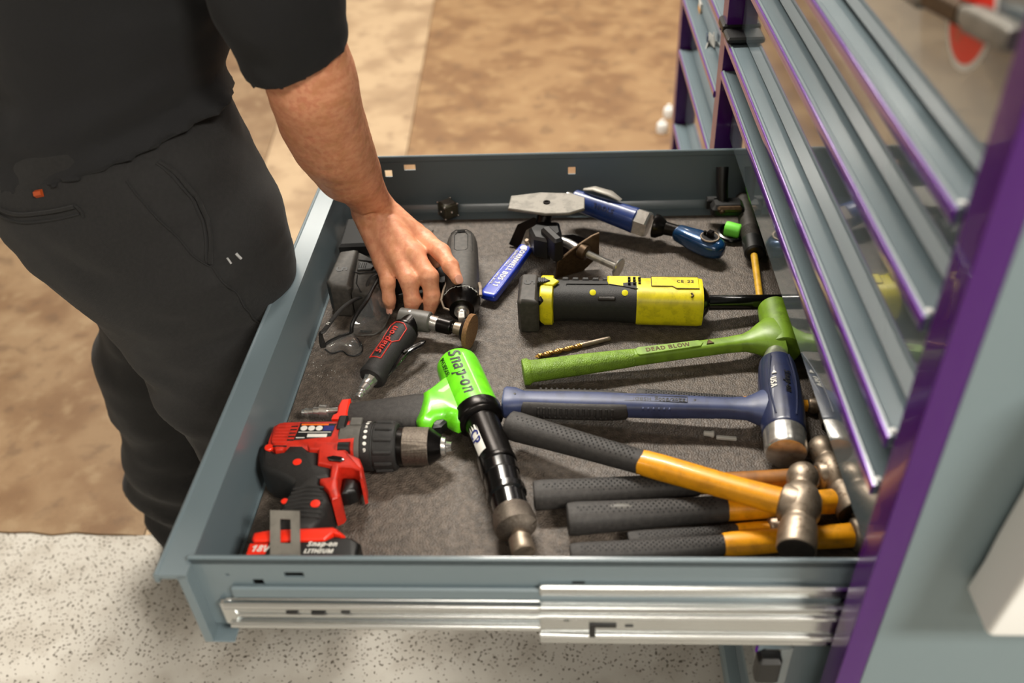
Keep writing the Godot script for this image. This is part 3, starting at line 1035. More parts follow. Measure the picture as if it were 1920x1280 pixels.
func air_hammer() -> void:
	var o := thing("air_hammer", "bright green air hammer with black barrel and dark grey grip, lying beside the red drill", "air hammer", spot(250, -220))
	var ax := span(V(-47, 30.5, -151), V(17, 29, 25))
	var len := 0.187
	var g := G.new()
	# green barrel: domed far end
	lathe(g, [0.0, 0.010, 0.001, 0.0165, 0.005, 0.0232, 0.011, 0.0268, 0.02, 0.0278, 0.102, 0.0282, 0.106, 0.0275], 36, ax)
	var b := part("barrel_housing", g, mats.lime_plastic, o)
	# neck flowing into the handle foot and the trigger guard
	g = G.new()
	prism(g, P([-52, -118, -60, -104, -70, -90, -79, -80, -82, -30, -76, -21, -66, -21, -58, -33, -47, -36, -40, -30, -32, -26, -18, -38, -30, -90]), 0.012, 0.046, 0.009)
	part("handle_neck", g, mats.lime_plastic, b, 70.0)
	g = G.new()
	xloft(g, [[0.0, sq(20, 0.0150, 0.0285, 3.0)], [0.02, sq(20, 0.0155, 0.0275, 3.0)], [0.06, sq(20, 0.0145, 0.0225, 3.0)], [0.095, sq(20, 0.0135, 0.0185, 3.0)], [0.099, sq(20, 0.012, 0.017, 3.0)]], span(V(-74, 25, -57), V(-170, 19, -56)))
	part("grip", g, mats.grip_grey, o)
	g = G.new()
	prism(g, P([-170, -76, -181, -74, -183, -62, -182, -50, -187, -46, -187, -40, -168, -40]), 0.006, 0.034, 0.002)
	part("regulator_knob", g, mats.red_bright, o)
	g = G.new()
	lathe(g, [0.0, 0.004, 0.014, 0.004, 0.0145, 0.0085, 0.024, 0.0085, 0.0245, 0.0062, 0.032, 0.0062, 0.033, 0.0045, 0.039, 0.0045, 0.0395, 0.0056, 0.043, 0.0056, 0.0435, 0.0042, 0.047, 0.004], 12, span(V(-183, 24, -64), V(-232, 21, -63)))
	part("air_fitting", g, mats.chrome, o)
	g = G.new()
	prism(g, P([-66, -36, -52, -42, -46, -33, -52, -24, -62, -22]), 0.018, 0.036, 0.003)
	part("trigger", g, mats.black_plastic, o)
	g = G.new()
	lathe(g, [0.104, 0.0285, 0.106, 0.0296, 0.118, 0.0292, 0.122, 0.0262, 0.124, 0.021, 0.19, 0.0205, 0.192, 0.0212, 0.196, 0.0212, 0.198, 0.0205], 32, ax)
	var ba := part("barrel", g, mats.black_steel, o)
	var tx := span(V(15, 27, 20), V(42.5, 24.5, 121))
	g = G.new()
	lathe(g, [0.0, 0.0205, 0.002, 0.0217, 0.030, 0.0217, 0.031, 0.0205, 0.050, 0.0203, 0.052, 0.0222, 0.060, 0.0222, 0.062, 0.0195, 0.084, 0.0195], 30, tx)
	part("barrel_end", g, mats.black_gloss, ba)
	g = G.new()
	lathe(g, [0.080, 0.019, 0.083, 0.0215, 0.099, 0.0235, 0.1045, 0.0225, 0.107, 0.018, 0.112, 0.012], 34, tx)
	part("retainer", g, mats.knurl, o)
	g = G.new()
	lathe(g, [0.104, 0.0075, 0.118, 0.0085, 0.119, 0.012, 0.135, 0.0128, 0.138, 0.0115], 20, tx)
	part("bit_shank", g, mats.steel, o)
	# lettering wrapped on the barrel
	var face := ax * Transform3D(Basis(Vector3.RIGHT, -0.22), Vector3(0.054, 0, 0))
	text("lettering", "Snap-on", 0.0158, 0.0008, mats.print_black, b, Transform3D(face.basis * Basis(Vector3.RIGHT, 0.45), face.origin), 0.0280, "Droid Sans", 700, true)
	text("lettering", "PH3050B", 0.0062, 0.0007, mats.print_black, b, Transform3D(face.basis * Basis(Vector3.RIGHT, 1.02), face.origin - face.basis.x * 0.022), 0.0279)
	g = G.new()
	var dl := []
	for k in 15:
		var x := 0.128 + 0.054 * k / 14.0
		var r := PackedVector3Array()
		for j in 9:
			var a := 0.55 + 0.7 * j / 8.0
			r.append(ax * Vector3(x, cos(a) * 0.0208, sin(a) * 0.0208))
		for j in range(8, -1, -1):
			var a := 0.55 + 0.7 * j / 8.0
			r.append(ax * Vector3(x, cos(a) * 0.0203, sin(a) * 0.0203))
		dl.append(r)
	loft(g, dl)
	var lb := part("label", g, mats.print_white, ba)
	text("lettering", "CP", 0.013, 0.0005, mats.print_blue, lb, ax * Transform3D(Basis(Vector3.RIGHT, 0.9), Vector3(0.157, 0, 0)), 0.0211, "Droid Sans", 700)

func die_grinder() -> void:
	var o := thing("die_grinder", "black angle die grinder with red outlined lettering and a round brown abrasive disc", "die grinder", spot(160, -390))
	var a := V(-67, 17, 44)
	var b := V(-25.5, 30, -64)
	var ax := span(a, b)
	var g := G.new()
	lathe(g, [0.004, 0.012, 0.005, 0.0165, 0.008, 0.0185, 0.014, 0.0182, 0.016, 0.0172, 0.05, 0.0182, 0.085, 0.0198, 0.096, 0.0194, 0.0985, 0.0172], 28, ax)
	var bd := part("grip", g, mats.overmold, o)
	g = G.new()
	lathe(g, [0.0975, 0.0172, 0.099, 0.0186, 0.1015, 0.0186, 0.103, 0.0155, 0.106, 0.0152, 0.1065, 0.0140, 0.120, 0.0135], 26, ax)
	part("ring_nut", g, mats.black_steel, o)
	g = G.new()
	lathe(g, [0.0, 0.012, 0.002, 0.0148, 0.03, 0.0150, 0.044, 0.0146, 0.0455, 0.0132, 0.0456, 0.0118], 26, span(V(-43, 30.5, -73.5), V(3, 29, -64)))
	part("angle_head", g, mats.grey_plastic, o)
	var arm := span(V(0, 29, -64.5), V(64, 25.5, -45))
	g = G.new()
	lathe(g, [0.0, 0.0085, 0.001, 0.0105, 0.0125, 0.0105, 0.013, 0.0095], 20, arm)
	part("collet", g, mats.chrome, o)
	g = G.new()
	lathe(g, [0.0125, 0.0098, 0.0135, 0.0112, 0.031, 0.0112, 0.033, 0.0098, 0.0335, 0.006, 0.037, 0.0055], 20, arm)
	part("collet_nut", g, mats.black_steel, o)
	g = G.new()
	lathe(g, [0.036, 0.0055, 0.0375, 0.0085, 0.047, 0.0092, 0.048, 0.0085], 20, arm)
	part("arbor", g, mats.steel, o)
	g = G.new()
	lathe(g, [0.0475, 0.0095, 0.049, 0.0145, 0.0545, 0.0185, 0.056, 0.018], 22, arm)
	part("backing_pad", g, mats.black_plastic, o)
	g = G.new()
	lathe(g, [0.0555, 0.022, 0.0565, 0.0243, 0.0610, 0.0246, 0.0625, 0.0238, 0.063, 0.012], 40, arm)
	part("abrasive_disc", g, mats.scotch, o)
	g = G.new()
	lathe(g, [-0.003, 0.008, 0.006, 0.0105], 8, ax)
	lathe(g, [-0.03, 0.0045, -0.028, 0.0052, -0.0255, 0.0052, -0.025, 0.004, -0.022, 0.004, -0.0215, 0.0056, -0.018, 0.0056, -0.0175, 0.0072, -0.009, 0.0078, -0.0085, 0.0085, -0.002, 0.0085], 12, ax)
	part("air_fitting", g, mats.chrome, o)
	# lever along the side
	g = G.new()
	tube(g, curve(L([-46, 16, 32, -36, 22, 20, -28, 26, 6, -20, 28, -6, -8, 26, -20, -4, 24, -30]), 4), mm([2.0, 2.6, 2.8, 3.0, 3.2, 3.4, 3.6, 3.8, 4.0, 4.2, 4.4, 4.6, 4.8, 5.0, 5.2, 5.2, 5.0, 4.8, 4.2, 3.6, 3.0]), 8, Transform3D(), 0.6)
	part("lever", g, mats.black_gloss, o)
	g = G.new()
	ball(g, V(-25, 28, -2), V(4.5, 4, 5), 8)
	tube(g, L([-27, 30, 3, -16, 29, -12]), 0.0022, 8)
	part("safety_catch", g, mats.black_steel, o)
	g = G.new()
	dots(g, [[V(-27, 44.6, -70), Vector3.UP]], 0.0026, 0.0008, Transform3D(), 12)
	part("screw", g, mats.chrome, o)
	# printed outline and lettering
	g = G.new()
	var out := PackedVector2Array([Vector2(0.028, 0.012), Vector2(0.028, -0.007), Vector2(0.058, -0.007), Vector2(0.066, -0.0145), Vector2(0.088, -0.0145), Vector2(0.094, -0.007), Vector2(0.094, 0.006), Vector2(0.088, 0.012), Vector2(0.066, 0.0105), Vector2(0.06, 0.0085)])
	var spin := 0.12
	for k in out.size():
		var p := out[k]
		var q := out[(k + 1) % out.size()]
		var line := []
		for s in 5:
			var w := p.lerp(q, s / 4.0)
			var r := 0.0172 + 0.0026 * clampf((w.x - 0.016) / 0.07, 0, 1)
			var t := w.y / r + spin
			line.append(ax * Vector3(w.x, cos(t) * r, -sin(t) * r))
		tube(g, line, 0.0009, 6)
	part("printed_outline", g, mats.print_red, bd)
	text("lettering", "Snap-on", 0.0098, 0.0008, mats.print_red, bd, ax * Transform3D(Basis(Vector3.RIGHT, -spin + 0.02) , Vector3(0.060, 0, 0)), 0.0199, "Droid Sans", 700, true)

func impact_wrench() -> void:
	var o := thing("impact_wrench", "worn black cordless impact wrench lying under the hand, its square drive towards the viewer", "impact wrench", spot(200, -540))
	var ax := span(V(-11, 31, -115), V(3, 31, 66))
	var g := G.new()
	xloft(g, [[0.0, sq(22, 0.017, 0.016, 2.6)], [0.004, sq(22, 0.0235, 0.021, 2.8)], [0.02, sq(22, 0.0262, 0.0235, 3.0)], [0.07, sq(22, 0.0268, 0.0245, 2.8)], [0.11, sq(22, 0.0270, 0.0250, 2.6)], [0.138, sq(22, 0.0265, 0.0250, 2.3)], [0.152, sq(22, 0.0262, 0.0255, 2.1)]], ax)
	var b := part("motor_housing", g, mats.dusty_black, o, 50.0)
	g = G.new()
	for p in [[[0.02, 0.010], [0.012, 0.006], [0.012, -0.006], [0.02, -0.010], [0.058, -0.010], [0.064, -0.006], [0.064, 0.006], [0.058, 0.010]], [[0.010, 0.0155], [0.006, 0.008], [0.006, -0.008], [0.010, -0.0155], [0.06, -0.0165], [0.075, -0.013]], [[0.010, 0.0155], [0.06, 0.0165], [0.075, 0.013]]]:
		for k in p.size() - (0 if p.size() == 8 else 1):
			var u: Array = p[k]
			var w: Array = p[(k + 1) % p.size()]
			var rr_ := 0.0268
			tube(g, [ax * Vector3(u[0], sqrt(rr_ * rr_ - 0.8 * u[1] * u[1]), u[1]), ax * Vector3(w[0], sqrt(rr_ * rr_ - 0.8 * w[1] * w[1]), w[1])], 0.0007, 5)
	for k in 3:
		tube(g, [ax * Vector3(0.008 + k * 0.002, 0.0255, -0.006), ax * Vector3(0.008 + k * 0.002, 0.0255, 0.006)], 0.0006, 5)
	part("panel_groove", g, mats.dark_hole, b)
	g = G.new()
	lathe(g, [0.148, 0.024, 0.15, 0.0262, 0.158, 0.0262, 0.166, 0.0215, 0.174, 0.0185, 0.177, 0.0175, 0.178, 0.012], 30, ax)
	var ns := part("nose", g, mats.black_steel, o)
	g = G.new()
	lathe(g, [0.176, 0.0105, 0.182, 0.0105, 0.1825, 0.0075, 0.186, 0.0065], 18, ax)
	rbox(g, Vector3(0.193, 0, 0), V(14, 9.5, 9.5), 0.001, ax)
	part("square_drive", g, mats.chrome, ns)
	g = G.new()     # pale scuffs where the nose paint is worn off
	var rng := RandomNumberGenerator.new()
	rng.seed = 5
	for k in 9:
		var a := -1.0 + k * 0.24
		var p := []
		for j in 4:
			p.append(ax * Vector3(0.1555 + rng.randf_range(-0.0016, 0.0016), cos(a + j * 0.07) * 0.0263, sin(a + j * 0.07) * 0.0263))
		tube(g, p, rng.randf_range(0.0004, 0.0011), 5)
	part("worn_edge", g, mats.nylon_white, ns)
	g = G.new()
	tube(g, L([-22, 44, 6, -24, 46, 30, -26, 42, 52, -22, 34, 60, -14, 32, 62]), 0.0018, 8)
	tube(g, L([24, 40, 10, 27, 42, 24, 28, 40, 40]), 0.0026, 8)
	part("hanging_wire", g, mats.steel, o)
	# handle, trigger, foot and battery
	g = G.new()
	xloft(g, [[0.0, sq(18, 0.0185, 0.030, 2.6)], [0.03, sq(18, 0.0175, 0.022, 2.6)], [0.075, sq(18, 0.0175, 0.021, 2.6)], [0.105, sq(18, 0.0195, 0.026, 2.8)], [0.112, sq(18, 0.0200, 0.032, 3.0)]], span(V(-18, 27, -42), V(-132, 25, -16)))
	part("handle", g, mats.overmold, o)
	g = G.new()
	prism(g, P([-42, -14, -26, -20, -20, -4, -30, 4, -40, 0]), 0.016, 0.036, 0.003)
	part("trigger", g, mats.black_plastic, o)
	g = G.new()
	prism(g, P([-165, -71, -136, -49, -116, -7, -118, 30, -126, 45, -155, 36, -160, 10]), 0.003, 0.050, 0.006)
	var ft := part("handle_foot", g, mats.dusty_black, o, 60.0)
	g = G.new()
	tube(g, L([-158, 50.6, -40, -136, 51, -34, -121, 51, -18, -124, 51, -8, -150, 51, -4, -158, 51, -8]), 0.0008, 6)
	tube(g, L([-152, 51, 0, -150, 50.6, 20, -140, 49, 40]), 0.0008, 6)
	part("seam_line", g, mats.dark_hole, ft)
	g = G.new()
	prism(g, P([-155, -32, -142, -31, -130, -20, -133, -12, -154, -10]), 0.0495, 0.053, 0.0012)
	part("battery_latch", g, mats.black_plastic, ft)
	g = G.new()
	for k in 4:
		rbox(g, V(-152 + k * 3, 53.2, -21), V(1, 1.2, 13), 0.0003)
	part("latch_rib", g, mats.black_plastic, ft)
	g = G.new()
	prism(g, P([-190, -60, -163, -66, -155, 30, -160, 36, -184, 34, -194, 16]), 0.0, 0.0545, 0.005)
	var bt := part("battery_pack", g, mats.dusty_black, o, 50.0)
	text("lettering", "5", 0.017, 0.0007, mats.black_plastic, bt, Transform3D(Basis(Vector3.UP, -1.45), V(-176, 54.6, -10)), 0.0, "Droid Sans", 700)

func safety_glasses() -> void:
	var o := thing("safety_glasses", "clear safety glasses with thin black frame lying by the left side of the drawer", "glasses", spot(60, -420))
	var g := G.new()
	tube(g, curve(L([-41, 20, 6, -40, 44, 8, -34, 49, 6, -21, 50, -36, -8, 46, -66, 3, 36, -86, 17, 25, -95, 27, 13, -104]), 5), [0.0042, 0.0042, 0.0042, 0.0034, 0.0034, 0.0034, 0.0034, 0.0034, 0.0036, 0.0036, 0.0036, 0.0036, 0.0036, 0.0036, 0.0036, 0.0035, 0.0034, 0.0033, 0.0032, 0.0031, 0.0030, 0.0028, 0.0027, 0.0026, 0.0025, 0.0025, 0.0025, 0.0026, 0.0028, 0.003, 0.003, 0.003, 0.003, 0.0026, 0.002, 0.0012], 8, Transform3D(), 0.62)
	part("temple", g, mats.overmold, o)
	g = G.new()
	tube(g, curve(L([24, 57, -119, 11, 55, -109, 6.5, 50, -95, 9, 42, -80, 15, 33, -69, 19, 26, -66, 23, 19, -68]), 5), [0.003, 0.003, 0.003, 0.0028, 0.0027, 0.0026, 0.0025, 0.0024, 0.0024, 0.0024, 0.0024, 0.0024, 0.0024, 0.0024, 0.0025, 0.0026, 0.0027, 0.0028, 0.0029, 0.003, 0.0032, 0.0033, 0.0034, 0.0034, 0.0034, 0.0033, 0.0032, 0.003, 0.0027, 0.0023, 0.0012], 8, Transform3D(), 0.62)
	part("temple", g, mats.overmold, o)
	g = G.new()
	var top1 := curve(L([24, 54, -122, 16, 49, -92, 10, 45, -64, 0, 39, -43, -6, 31, -29, -7.5, 21, -25]), 4)
	var bot1 := curve(L([24, 52, -126, 33, 33, -127, 38, 21, -117, 36, 10, -90, 31, 4, -62, 20, 2, -45, 8, 4, -40, -2, 7, -36, -7, 16, -27]), 4)
	tube(g, top1, 0.0028, 8)
	var top2 := curve(L([-41, 20, 4, -34, 23, -1, -22, 25, -9, -12, 23, -18, -7.5, 21, -25]), 4)
	tube(g, top2, 0.0022, 8)
	part("brow_frame", g, mats.black_plastic, o)
	g = G.new()
	tube(g, bot1, 0.0011, 6)
	part("lens_rim", g, mats.grey_plastic, o)
	var bot2 := curve(L([-40, 14, 4, -32, 7, 4, -20, 3, -6, -11, 1.6, 1, -1, 1.5, 3, 8, 4, -2, 6, 10, -13, -4, 16, -21]), 4)
	g = G.new()
	tube(g, bot2, 0.0012, 6)
	part("lens_rim", g, mats.black_plastic, o)
	for pr in [[top1, bot1, Vector3(0.0022, 0.0012, 0.006)], [top2, bot2, Vector3(0.003, 0.004, 0.004)]]:
		g = G.new()
		var n := 16
		var rings := []
		for k in n + 1:
			var a := along(pr[0], float(k) / n)
			var b := along(pr[1], float(k) / n)
			var r := PackedVector3Array()
			var sw := sin(PI * k / n)
			for j in 7:
				var s := j / 6.0
				r.append(a.lerp(b, s) + (pr[2] as Vector3) * sin(PI * s) * sw * 1.6)
			for j in range(6, -1, -1):
				var s := j / 6.0
				r.append(a.lerp(b, s) + (pr[2] as Vector3) * sin(PI * s) * sw * 1.6 + Vector3(-0.0004, -0.0011, -0.0009))
			rings.append(r)
		loft(g, rings)
		part("lens", g, mats.lens, o, 60.0)
	g = G.new()
	rbox(g, V(7, 7, -44), V(17, 5, 3), 0.0014)
	tube(g, L([-1, 13, -19, 4, 11, -14, 6, 9, -9]), 0.0026, 8)
	part("nose_pad", g, mats.black_gloss, o)
	g = G.new()
	dots(g, [[V(23, 60.5, -118), Vector3(0, 1, 0.2)]], 0.0021, 0.0008, Transform3D(), 10)
	part("hinge_screw", g, mats.chrome, o)
	text("lettering", "S1", 0.004, 0.0004, mats.print_white, o, Transform3D(Basis(Vector3.UP, 1.2), V(-31, 52.2, -4)), 0.0, "Droid Sans", 700)

func along(p: Array, s: float) -> Vector3:
	var n := p.size() - 1
	var k := mini(int(s * n), n - 1)
	return (p[k] as Vector3).lerp(p[k + 1], s * n - k)

func small_pieces() -> void:
	var o := thing("metal_cube", "small dark metal cube with bright pins, standing against the far wall of the drawer", "metal cube", Transform3D(Basis(Vector3.UP, 0.62), Vector3(0.152, DF, -0.787)))
	var g := G.new()
	rbox(g, V(0, 13.5, 0), V(26, 25, 26), 0.0018)
	part("body", g, mats.cube_metal, o)
	g = G.new()
	rbox(g, V(0, 26.6, 0), V(19, 1.6, 19), 0.001)
	part("top_plate", g, mats.grey_steel, o)
	g = G.new()
	for c in [[12, 12], [-12, 12], [12, -12], [-12, -12]]:
		ball(g, V(c[0], 25, c[1]), V(2.2, 2.2, 2.2), 6)
		ball(g, V(c[0], 3, c[1]), V(2.2, 2.2, 2.2), 6)
	for c in [[0, 13], [13, 0], [-13, 0]]:
		ball(g, V(c[0], 13, c[1]), V(2.4, 2.4, 2.4), 6)
	part("pin", g, mats.chrome, o)
	o = thing("battery_charger", "black plastic block with a grey band, half hidden behind the wrist", "battery", spot(36, -662))
	g = G.new()
	prism(g, P([-34, -40, 20, -44, 22, 38, -32, 40]), 0.0, 0.05, 0.004)
	part("body", g, mats.dimple, o)
	g = G.new()
	rbox(g, V(-5, 27, 39.5), V(50, 6, 4), 0.001)
	part("band", g, mats.grey_plastic, o)
	o = thing("steel_hook", "tiny bright steel hook on the liner beside the knuckles", "hook", spot(132, -714))
	g = G.new()
	tube(g, curve(L([0, 1, 0, 0.5, 8, 0, 2, 14, 1, 4, 18, 1]), 4), 0.0014, 8)
	ball(g, V(0.5, 8, 0), V(3, 5, 3), 8)
	part("wire", g, mats.chrome, o)
	o = thing("drill_bit", "gold coloured twist drill bit lying loose on the liner", "drill bit", spot(305, -408))
	var ax := span(V(0, 4, 0), V(102, 4, -39))
	g = G.new()
	lathe(g, [0.067, 0.0034, 0.068, 0.0036, 0.108, 0.0036, 0.1095, 0.003], 16, ax)
	part("shank", g, mats.steel, o)
	g = G.new()
	var rings := []
	for k in 41:
		var x := 0.068 * k / 40.0
		var tw := k * 0.36
		var pl := PackedVector2Array()
		for j in 16:
			var a := TAU * j / 16
			var r := 0.0036 * (1.0 - 0.48 * pow(absf(cos(a)), 3.0)) * minf(1.0, 0.1 + k / 3.0)
			pl.append(Vector2(cos(a + tw), sin(a + tw)) * r)
		rings.append(ring(Vector3(x, 0, 0), Vector3(0, 1, 0), Vector3(0, 0, 1), pl))
	loft(g, rings, ax)
	part("flutes", g, mats.gold_steel, o)
	o = thing("nylon_clip", "small white nylon clip lying between the blue hammer and the yellow handled hammer", "clip", spot(510, -261))
	g = G.new()
	lathe(g, [0.0, 0.002, 0.001, 0.0034, 0.008, 0.0036, 0.010, 0.0046, 0.012, 0.0046, 0.0135, 0.0025], 12, span(V(0, 4, -1), V(14, 4, 1)))
	rbox(g, V(27, 3, 3), V(24, 4.5, 5), 0.001, Transform3D(Basis(Vector3.UP, -0.12), Vector3.ZERO))
	part("body", g, mats.nylon_white, o)
	# swarf and dust lying on the liner
	var rng := RandomNumberGenerator.new()
	rng.seed = 11
	g = G.new()
	for k in 90:
		var p := Vector3(rng.randf_range(0.0, 0.58), DF + 0.0004, rng.randf_range(-0.76, -0.03))
		if k > 40:
			p = Vector3(-0.005 + absf(rng.randfn(0.0, 0.018)), DF + 0.0004, -0.44 + rng.randfn(0.0, 0.02)) if k < 70 else Vector3(0.03 + rng.randfn(0.0, 0.02), DF + 0.0004, -0.385 + rng.randfn(0.0, 0.008))
		var s := rng.randf_range(0.0003, 0.0009)
		rbox(g, p, Vector3(s, s, s * 1.6), s * 0.2, Transform3D())
	var du := part("metal_swarf", g, mats.nylon_white, self, 20.0)
	tag(du, "specks of pale swarf and dust scattered over the liner", "swarf")
	du.set_meta("kind", "stuff")

func brake_spreader() -> void:
	var o := thing("brake_pad_spreader", "brake pad spreader with grey steel plates, a long bolt and a blue dipped ratchet handle", "brake tool", spot(350, -640))
	var g := G.new()
	var tilt := Transform3D(Basis(Vector3.RIGHT, 0.0), V(0, 70, 0))
	prism(g, P([-87, -79, -41, -88, 6, -84, 28, -69, 27, -36, 3, -23, -32, -22, -90, -40]), 0.0, 0.005, 0.0012, tilt)
	part("steel_plate", g, mats.grey_steel, o)
	g = G.new()
	loft(g, [ring(V(-30.8, 74.6, -55), V(1, 0, 0), V(0, 0, 1), circ(18, 5.5)), ring(V(-30.8, 76.5, -55), V(1, 0, 0), V(0, 0, 1), circ(18, 5.5)), ring(V(-30.8, 76.5, -55), V(1, 0, 0), V(0, 0, 1), circ(18, 3.2)), ring(V(-30.8, 75.2, -55), V(1, 0, 0), V(0, 0, 1), circ(18, 3.0))])
	tube(g, L([-32, 69, -54, -36, 46, -42]), 0.012, 14)
	part("plate_rivet", g, mats.black_steel, o)
	g = G.new()
	slab3(g, L([-18, 0.5, 42, 24, 0.5, 22, 47, 20, 9, 47, 60, 9, 36, 58, 14, 22, 52, 21, 6, 44, 29, -16, 30, 39]), Vector3(0.44, 0, 0.9), 0.0045)
	part("steel_plate", g, mats.bronze_edge, o)
	g = G.new()
	tube(g, L([-34, 43, -12, 2, 41, 10, 18, 38, 24]), 0.0075, 16)
	part("plain_rod", g, mats.chrome, o)
	var bx := span(V(10, 39, 18), V(76, 30, 62))
	g = G.new()
	lathe(g, [0.010, 0.010, 0.012, 0.0118, 0.022, 0.0118, 0.024, 0.0095], 18, bx)
	part("collar", g, mats.bronze_edge, o)
	g = G.new()
	var pr := []
	for k in 34:
		pr.append_array([0.022 + k * 0.0016, 0.0048, 0.0228 + k * 0.0016, 0.0058])
	lathe(g, pr, 14, bx)
	lathe(g, [0.074, 0.0055, 0.0755, 0.0135, 0.0785, 0.0155, 0.0798, 0.0145, 0.0805, 0.0085, 0.0795, 0.004], 26, bx)
	part("threaded_bolt", g, mats.chrome, o)
	# jaw block, side plates, lever
	g = G.new()
	prism(g, P([-58, -10, -44, -30, -12, -28, -8, 4, -30, 26, -50, 18]), 0.022, 0.058, 0.004)
	rbox(g, V(-30, 48, 8), V(16, 40, 46), 0.004, Transform3D(Basis(Vector3.UP, 0.5), Vector3.ZERO))
	part("jaw_block", g, mats.black_plastic, o)
	g = G.new()
	slab3(g, L([-92, 4, -50, -70, 3, -30, -30, 3, -20, -10, 30, -50, -50, 44, -64, -76, 30, -66]), Vector3(-0.3, 0.5, 0.8), 0.004)
	slab3(g, L([-20, 30, -30, 8, 26, -40, 30, 20, -36, 6, 8, -6, -20, 8, 4]), Vector3(0.2, 0.7, 0.7), 0.004)
	part("back_plate", g, mats.black_steel, o)
	g = G.new()
	slab3(g, L([-72, 24, -8, -56, 24, 0, -42, 42, -26, -52, 46, -34, -64, 42, -30]), Vector3(-0.3, 0.85, 0.45), 0.004)
	var lv := part("lever_arm", g, mats.chrome, o)
	g = G.new()
	dots(g, [[V(-61, 33, -12), Vector3(-0.2, 0.9, 0.4)], [V(-52, 44, -27), Vector3(-0.2, 0.9, 0.4)]], 0.0042, 0.0035, Transform3D(), 14)
	part("rivet", g, mats.steel, lv)
	var hx := span(V(-62, 23, -10), V(-116, 12, 106))
	g = G.new()
	xloft(g, [[0.0, sq(16, 0.0045, 0.0085, 5.0)], [0.002, sq(16, 0.0062, 0.0098, 5.0)], [0.06, sq(16, 0.0068, 0.0125, 5.0)], [0.123, sq(16, 0.0068, 0.0132, 5.0)], [0.128, sq(16, 0.0055, 0.0122, 4.0)], [0.130, sq(16, 0.003, 0.010, 3.0)]], hx)
	var hd := part("dipped_handle", g, mats.dip_blue, o, 50.0)
	text("lettering", "CORNWELL", 0.0082, 0.0006, mats.print_white, hd, hx * Transform3D(Basis(), V(40, 6.9, -3.0)), 0.0, "Droid Sans", 700)
	text("lettering", "QUALITY TOOLS", 0.0042, 0.0006, mats.print_white, hd, hx * Transform3D(Basis(), V(40, 6.9, 5.6)))
	text("lettering", "BDS 11", 0.0085, 0.0006, mats.print_white, hd, hx * Transform3D(Basis(), V(90, 7.0, -2.0)), 0.0, "Droid Sans", 700)
	text("lettering", "MADE IN USA", 0.0032, 0.0006, mats.print_white, hd, hx * Transform3D(Basis(), V(92, 7.0, 6.8)))
	g = G.new()
	lathe(g, [0, 0.0055, 0.0007, 0.0055], 16, hx * Transform3D(Basis(Vector3(0, 1, 0), Vector3(-1, 0, 0), Vector3(0, 0, 1)), V(10, 6.3, 0)))
	part("round_emblem", g, mats.print_white, hd)

func air_ratchet() -> void:
	var o := thing("air_ratchet", "air ratchet with dark blue sleeve, black lever and teal ratchet head", "air ratchet", spot(500, -700))
	var ax := span(V(-140, 48, -52), V(-31, 32, 0))
	var g := G.new()
	lathe(g, [0.0, 0.010, 0.001, 0.0145, 0.004, 0.0165, 0.03, 0.0172, 0.06, 0.0185, 0.098, 0.0198, 0.108, 0.0205, 0.110, 0.0188], 28, ax)
	var b := part("sleeve", g, mats.blue_handle, o)
	text("lettering", "TOOLS", 0.0085, 0.0006, mats.navy_plastic, b, ax * Transform3D(Basis(Vector3.RIGHT, 0.9), V(58, 0, 0)), 0.0192, "Droid Sans", 700)
	g = G.new()
	tube(g, [ax * V(14, 20, -6), ax * V(30, 26, -8), ax * V(58, 27, -8), ax * V(78, 23, -6)], mm([4.0, 7.5, 8.5, 4.0]), 12, Transform3D(), 0.35)
	part("lever", g, mats.grey_steel, o)
	g = G.new()
	lathe(g, [-0.012, 0.006, -0.011, 0.009, 0.001, 0.009], 12, ax)
	part("air_inlet", g, mats.chrome, o)
	g = G.new()
	lathe(g, [0.108, 0.019, 0.111, 0.0222, 0.128, 0.0222, 0.131, 0.0195], 6, ax)
	part("hex_collar", g, mats.chrome, o, 20.0)
	var nx := span(V(-14, 29.5, 3), V(24, 26.5, 18))
	g = G.new()
	lathe(g, [0.0, 0.0188, 0.006, 0.0185, 0.016, 0.0125, 0.018, 0.0105, 0.034, 0.0098, 0.044, 0.0105], 24, nx)
	part("neck", g, mats.black_steel, o)
	var hx := span(V(20, 25, 17), V(70, 23, 58))
	g = G.new()
	xloft(g, [[-0.002, sq(22, 0.0095, 0.010, 2.2)], [0.003, sq(22, 0.0128, 0.0135, 2.4)], [0.02, sq(22, 0.0140, 0.0155, 2.6)], [0.034, sq(22, 0.0150, 0.0180, 2.8)], [0.05, sq(22, 0.0155, 0.0195, 2.8)], [0.064, sq(22, 0.0152, 0.0190, 2.6)], [0.074, sq(22, 0.0142, 0.0160, 2.4)], [0.0805, sq(22, 0.0115, 0.0105, 2.2)], [0.083, sq(22, 0.007, 0.005, 2.0)]], hx)
	part("ratchet_head", g, mats.teal_metal, o, 50.0)
	g = G.new()
	var rings := []
	for k in 25:
		var a := TAU * k / 24
		var c := hx * V(57, 15.6, 0)
		rings.append(ring(c + (hx.basis.x * cos(a) + hx.basis.z * sin(a)) * 0.0135, hx.basis.x * cos(a) + hx.basis.z * sin(a), hx.basis.y, circ(6, 0.0014)))
	loft(g, rings, Transform3D(), false)
	part("retaining_ring", g, mats.steel, o)
	g = G.new()
	lathe(g, [0.0, 0.0125, 0.0009, 0.0125], 22, hx * Transform3D(Basis(Vector3(0, 1, 0), Vector3(-1, 0, 0), Vector3(0, 0, 1)), V(57, 15.3, 0)))
	part("bearing", g, mats.dark_hole, o)
	g = G.new()
	rbox(g, V(57, 20, -1), V(9, 11, 9), 0.0012, hx)
	tube(g, [hx * V(48, 17, 0), hx * V(48, 22, 0)], 0.0025, 8)
	part("square_drive", g, mats.black_steel, o)

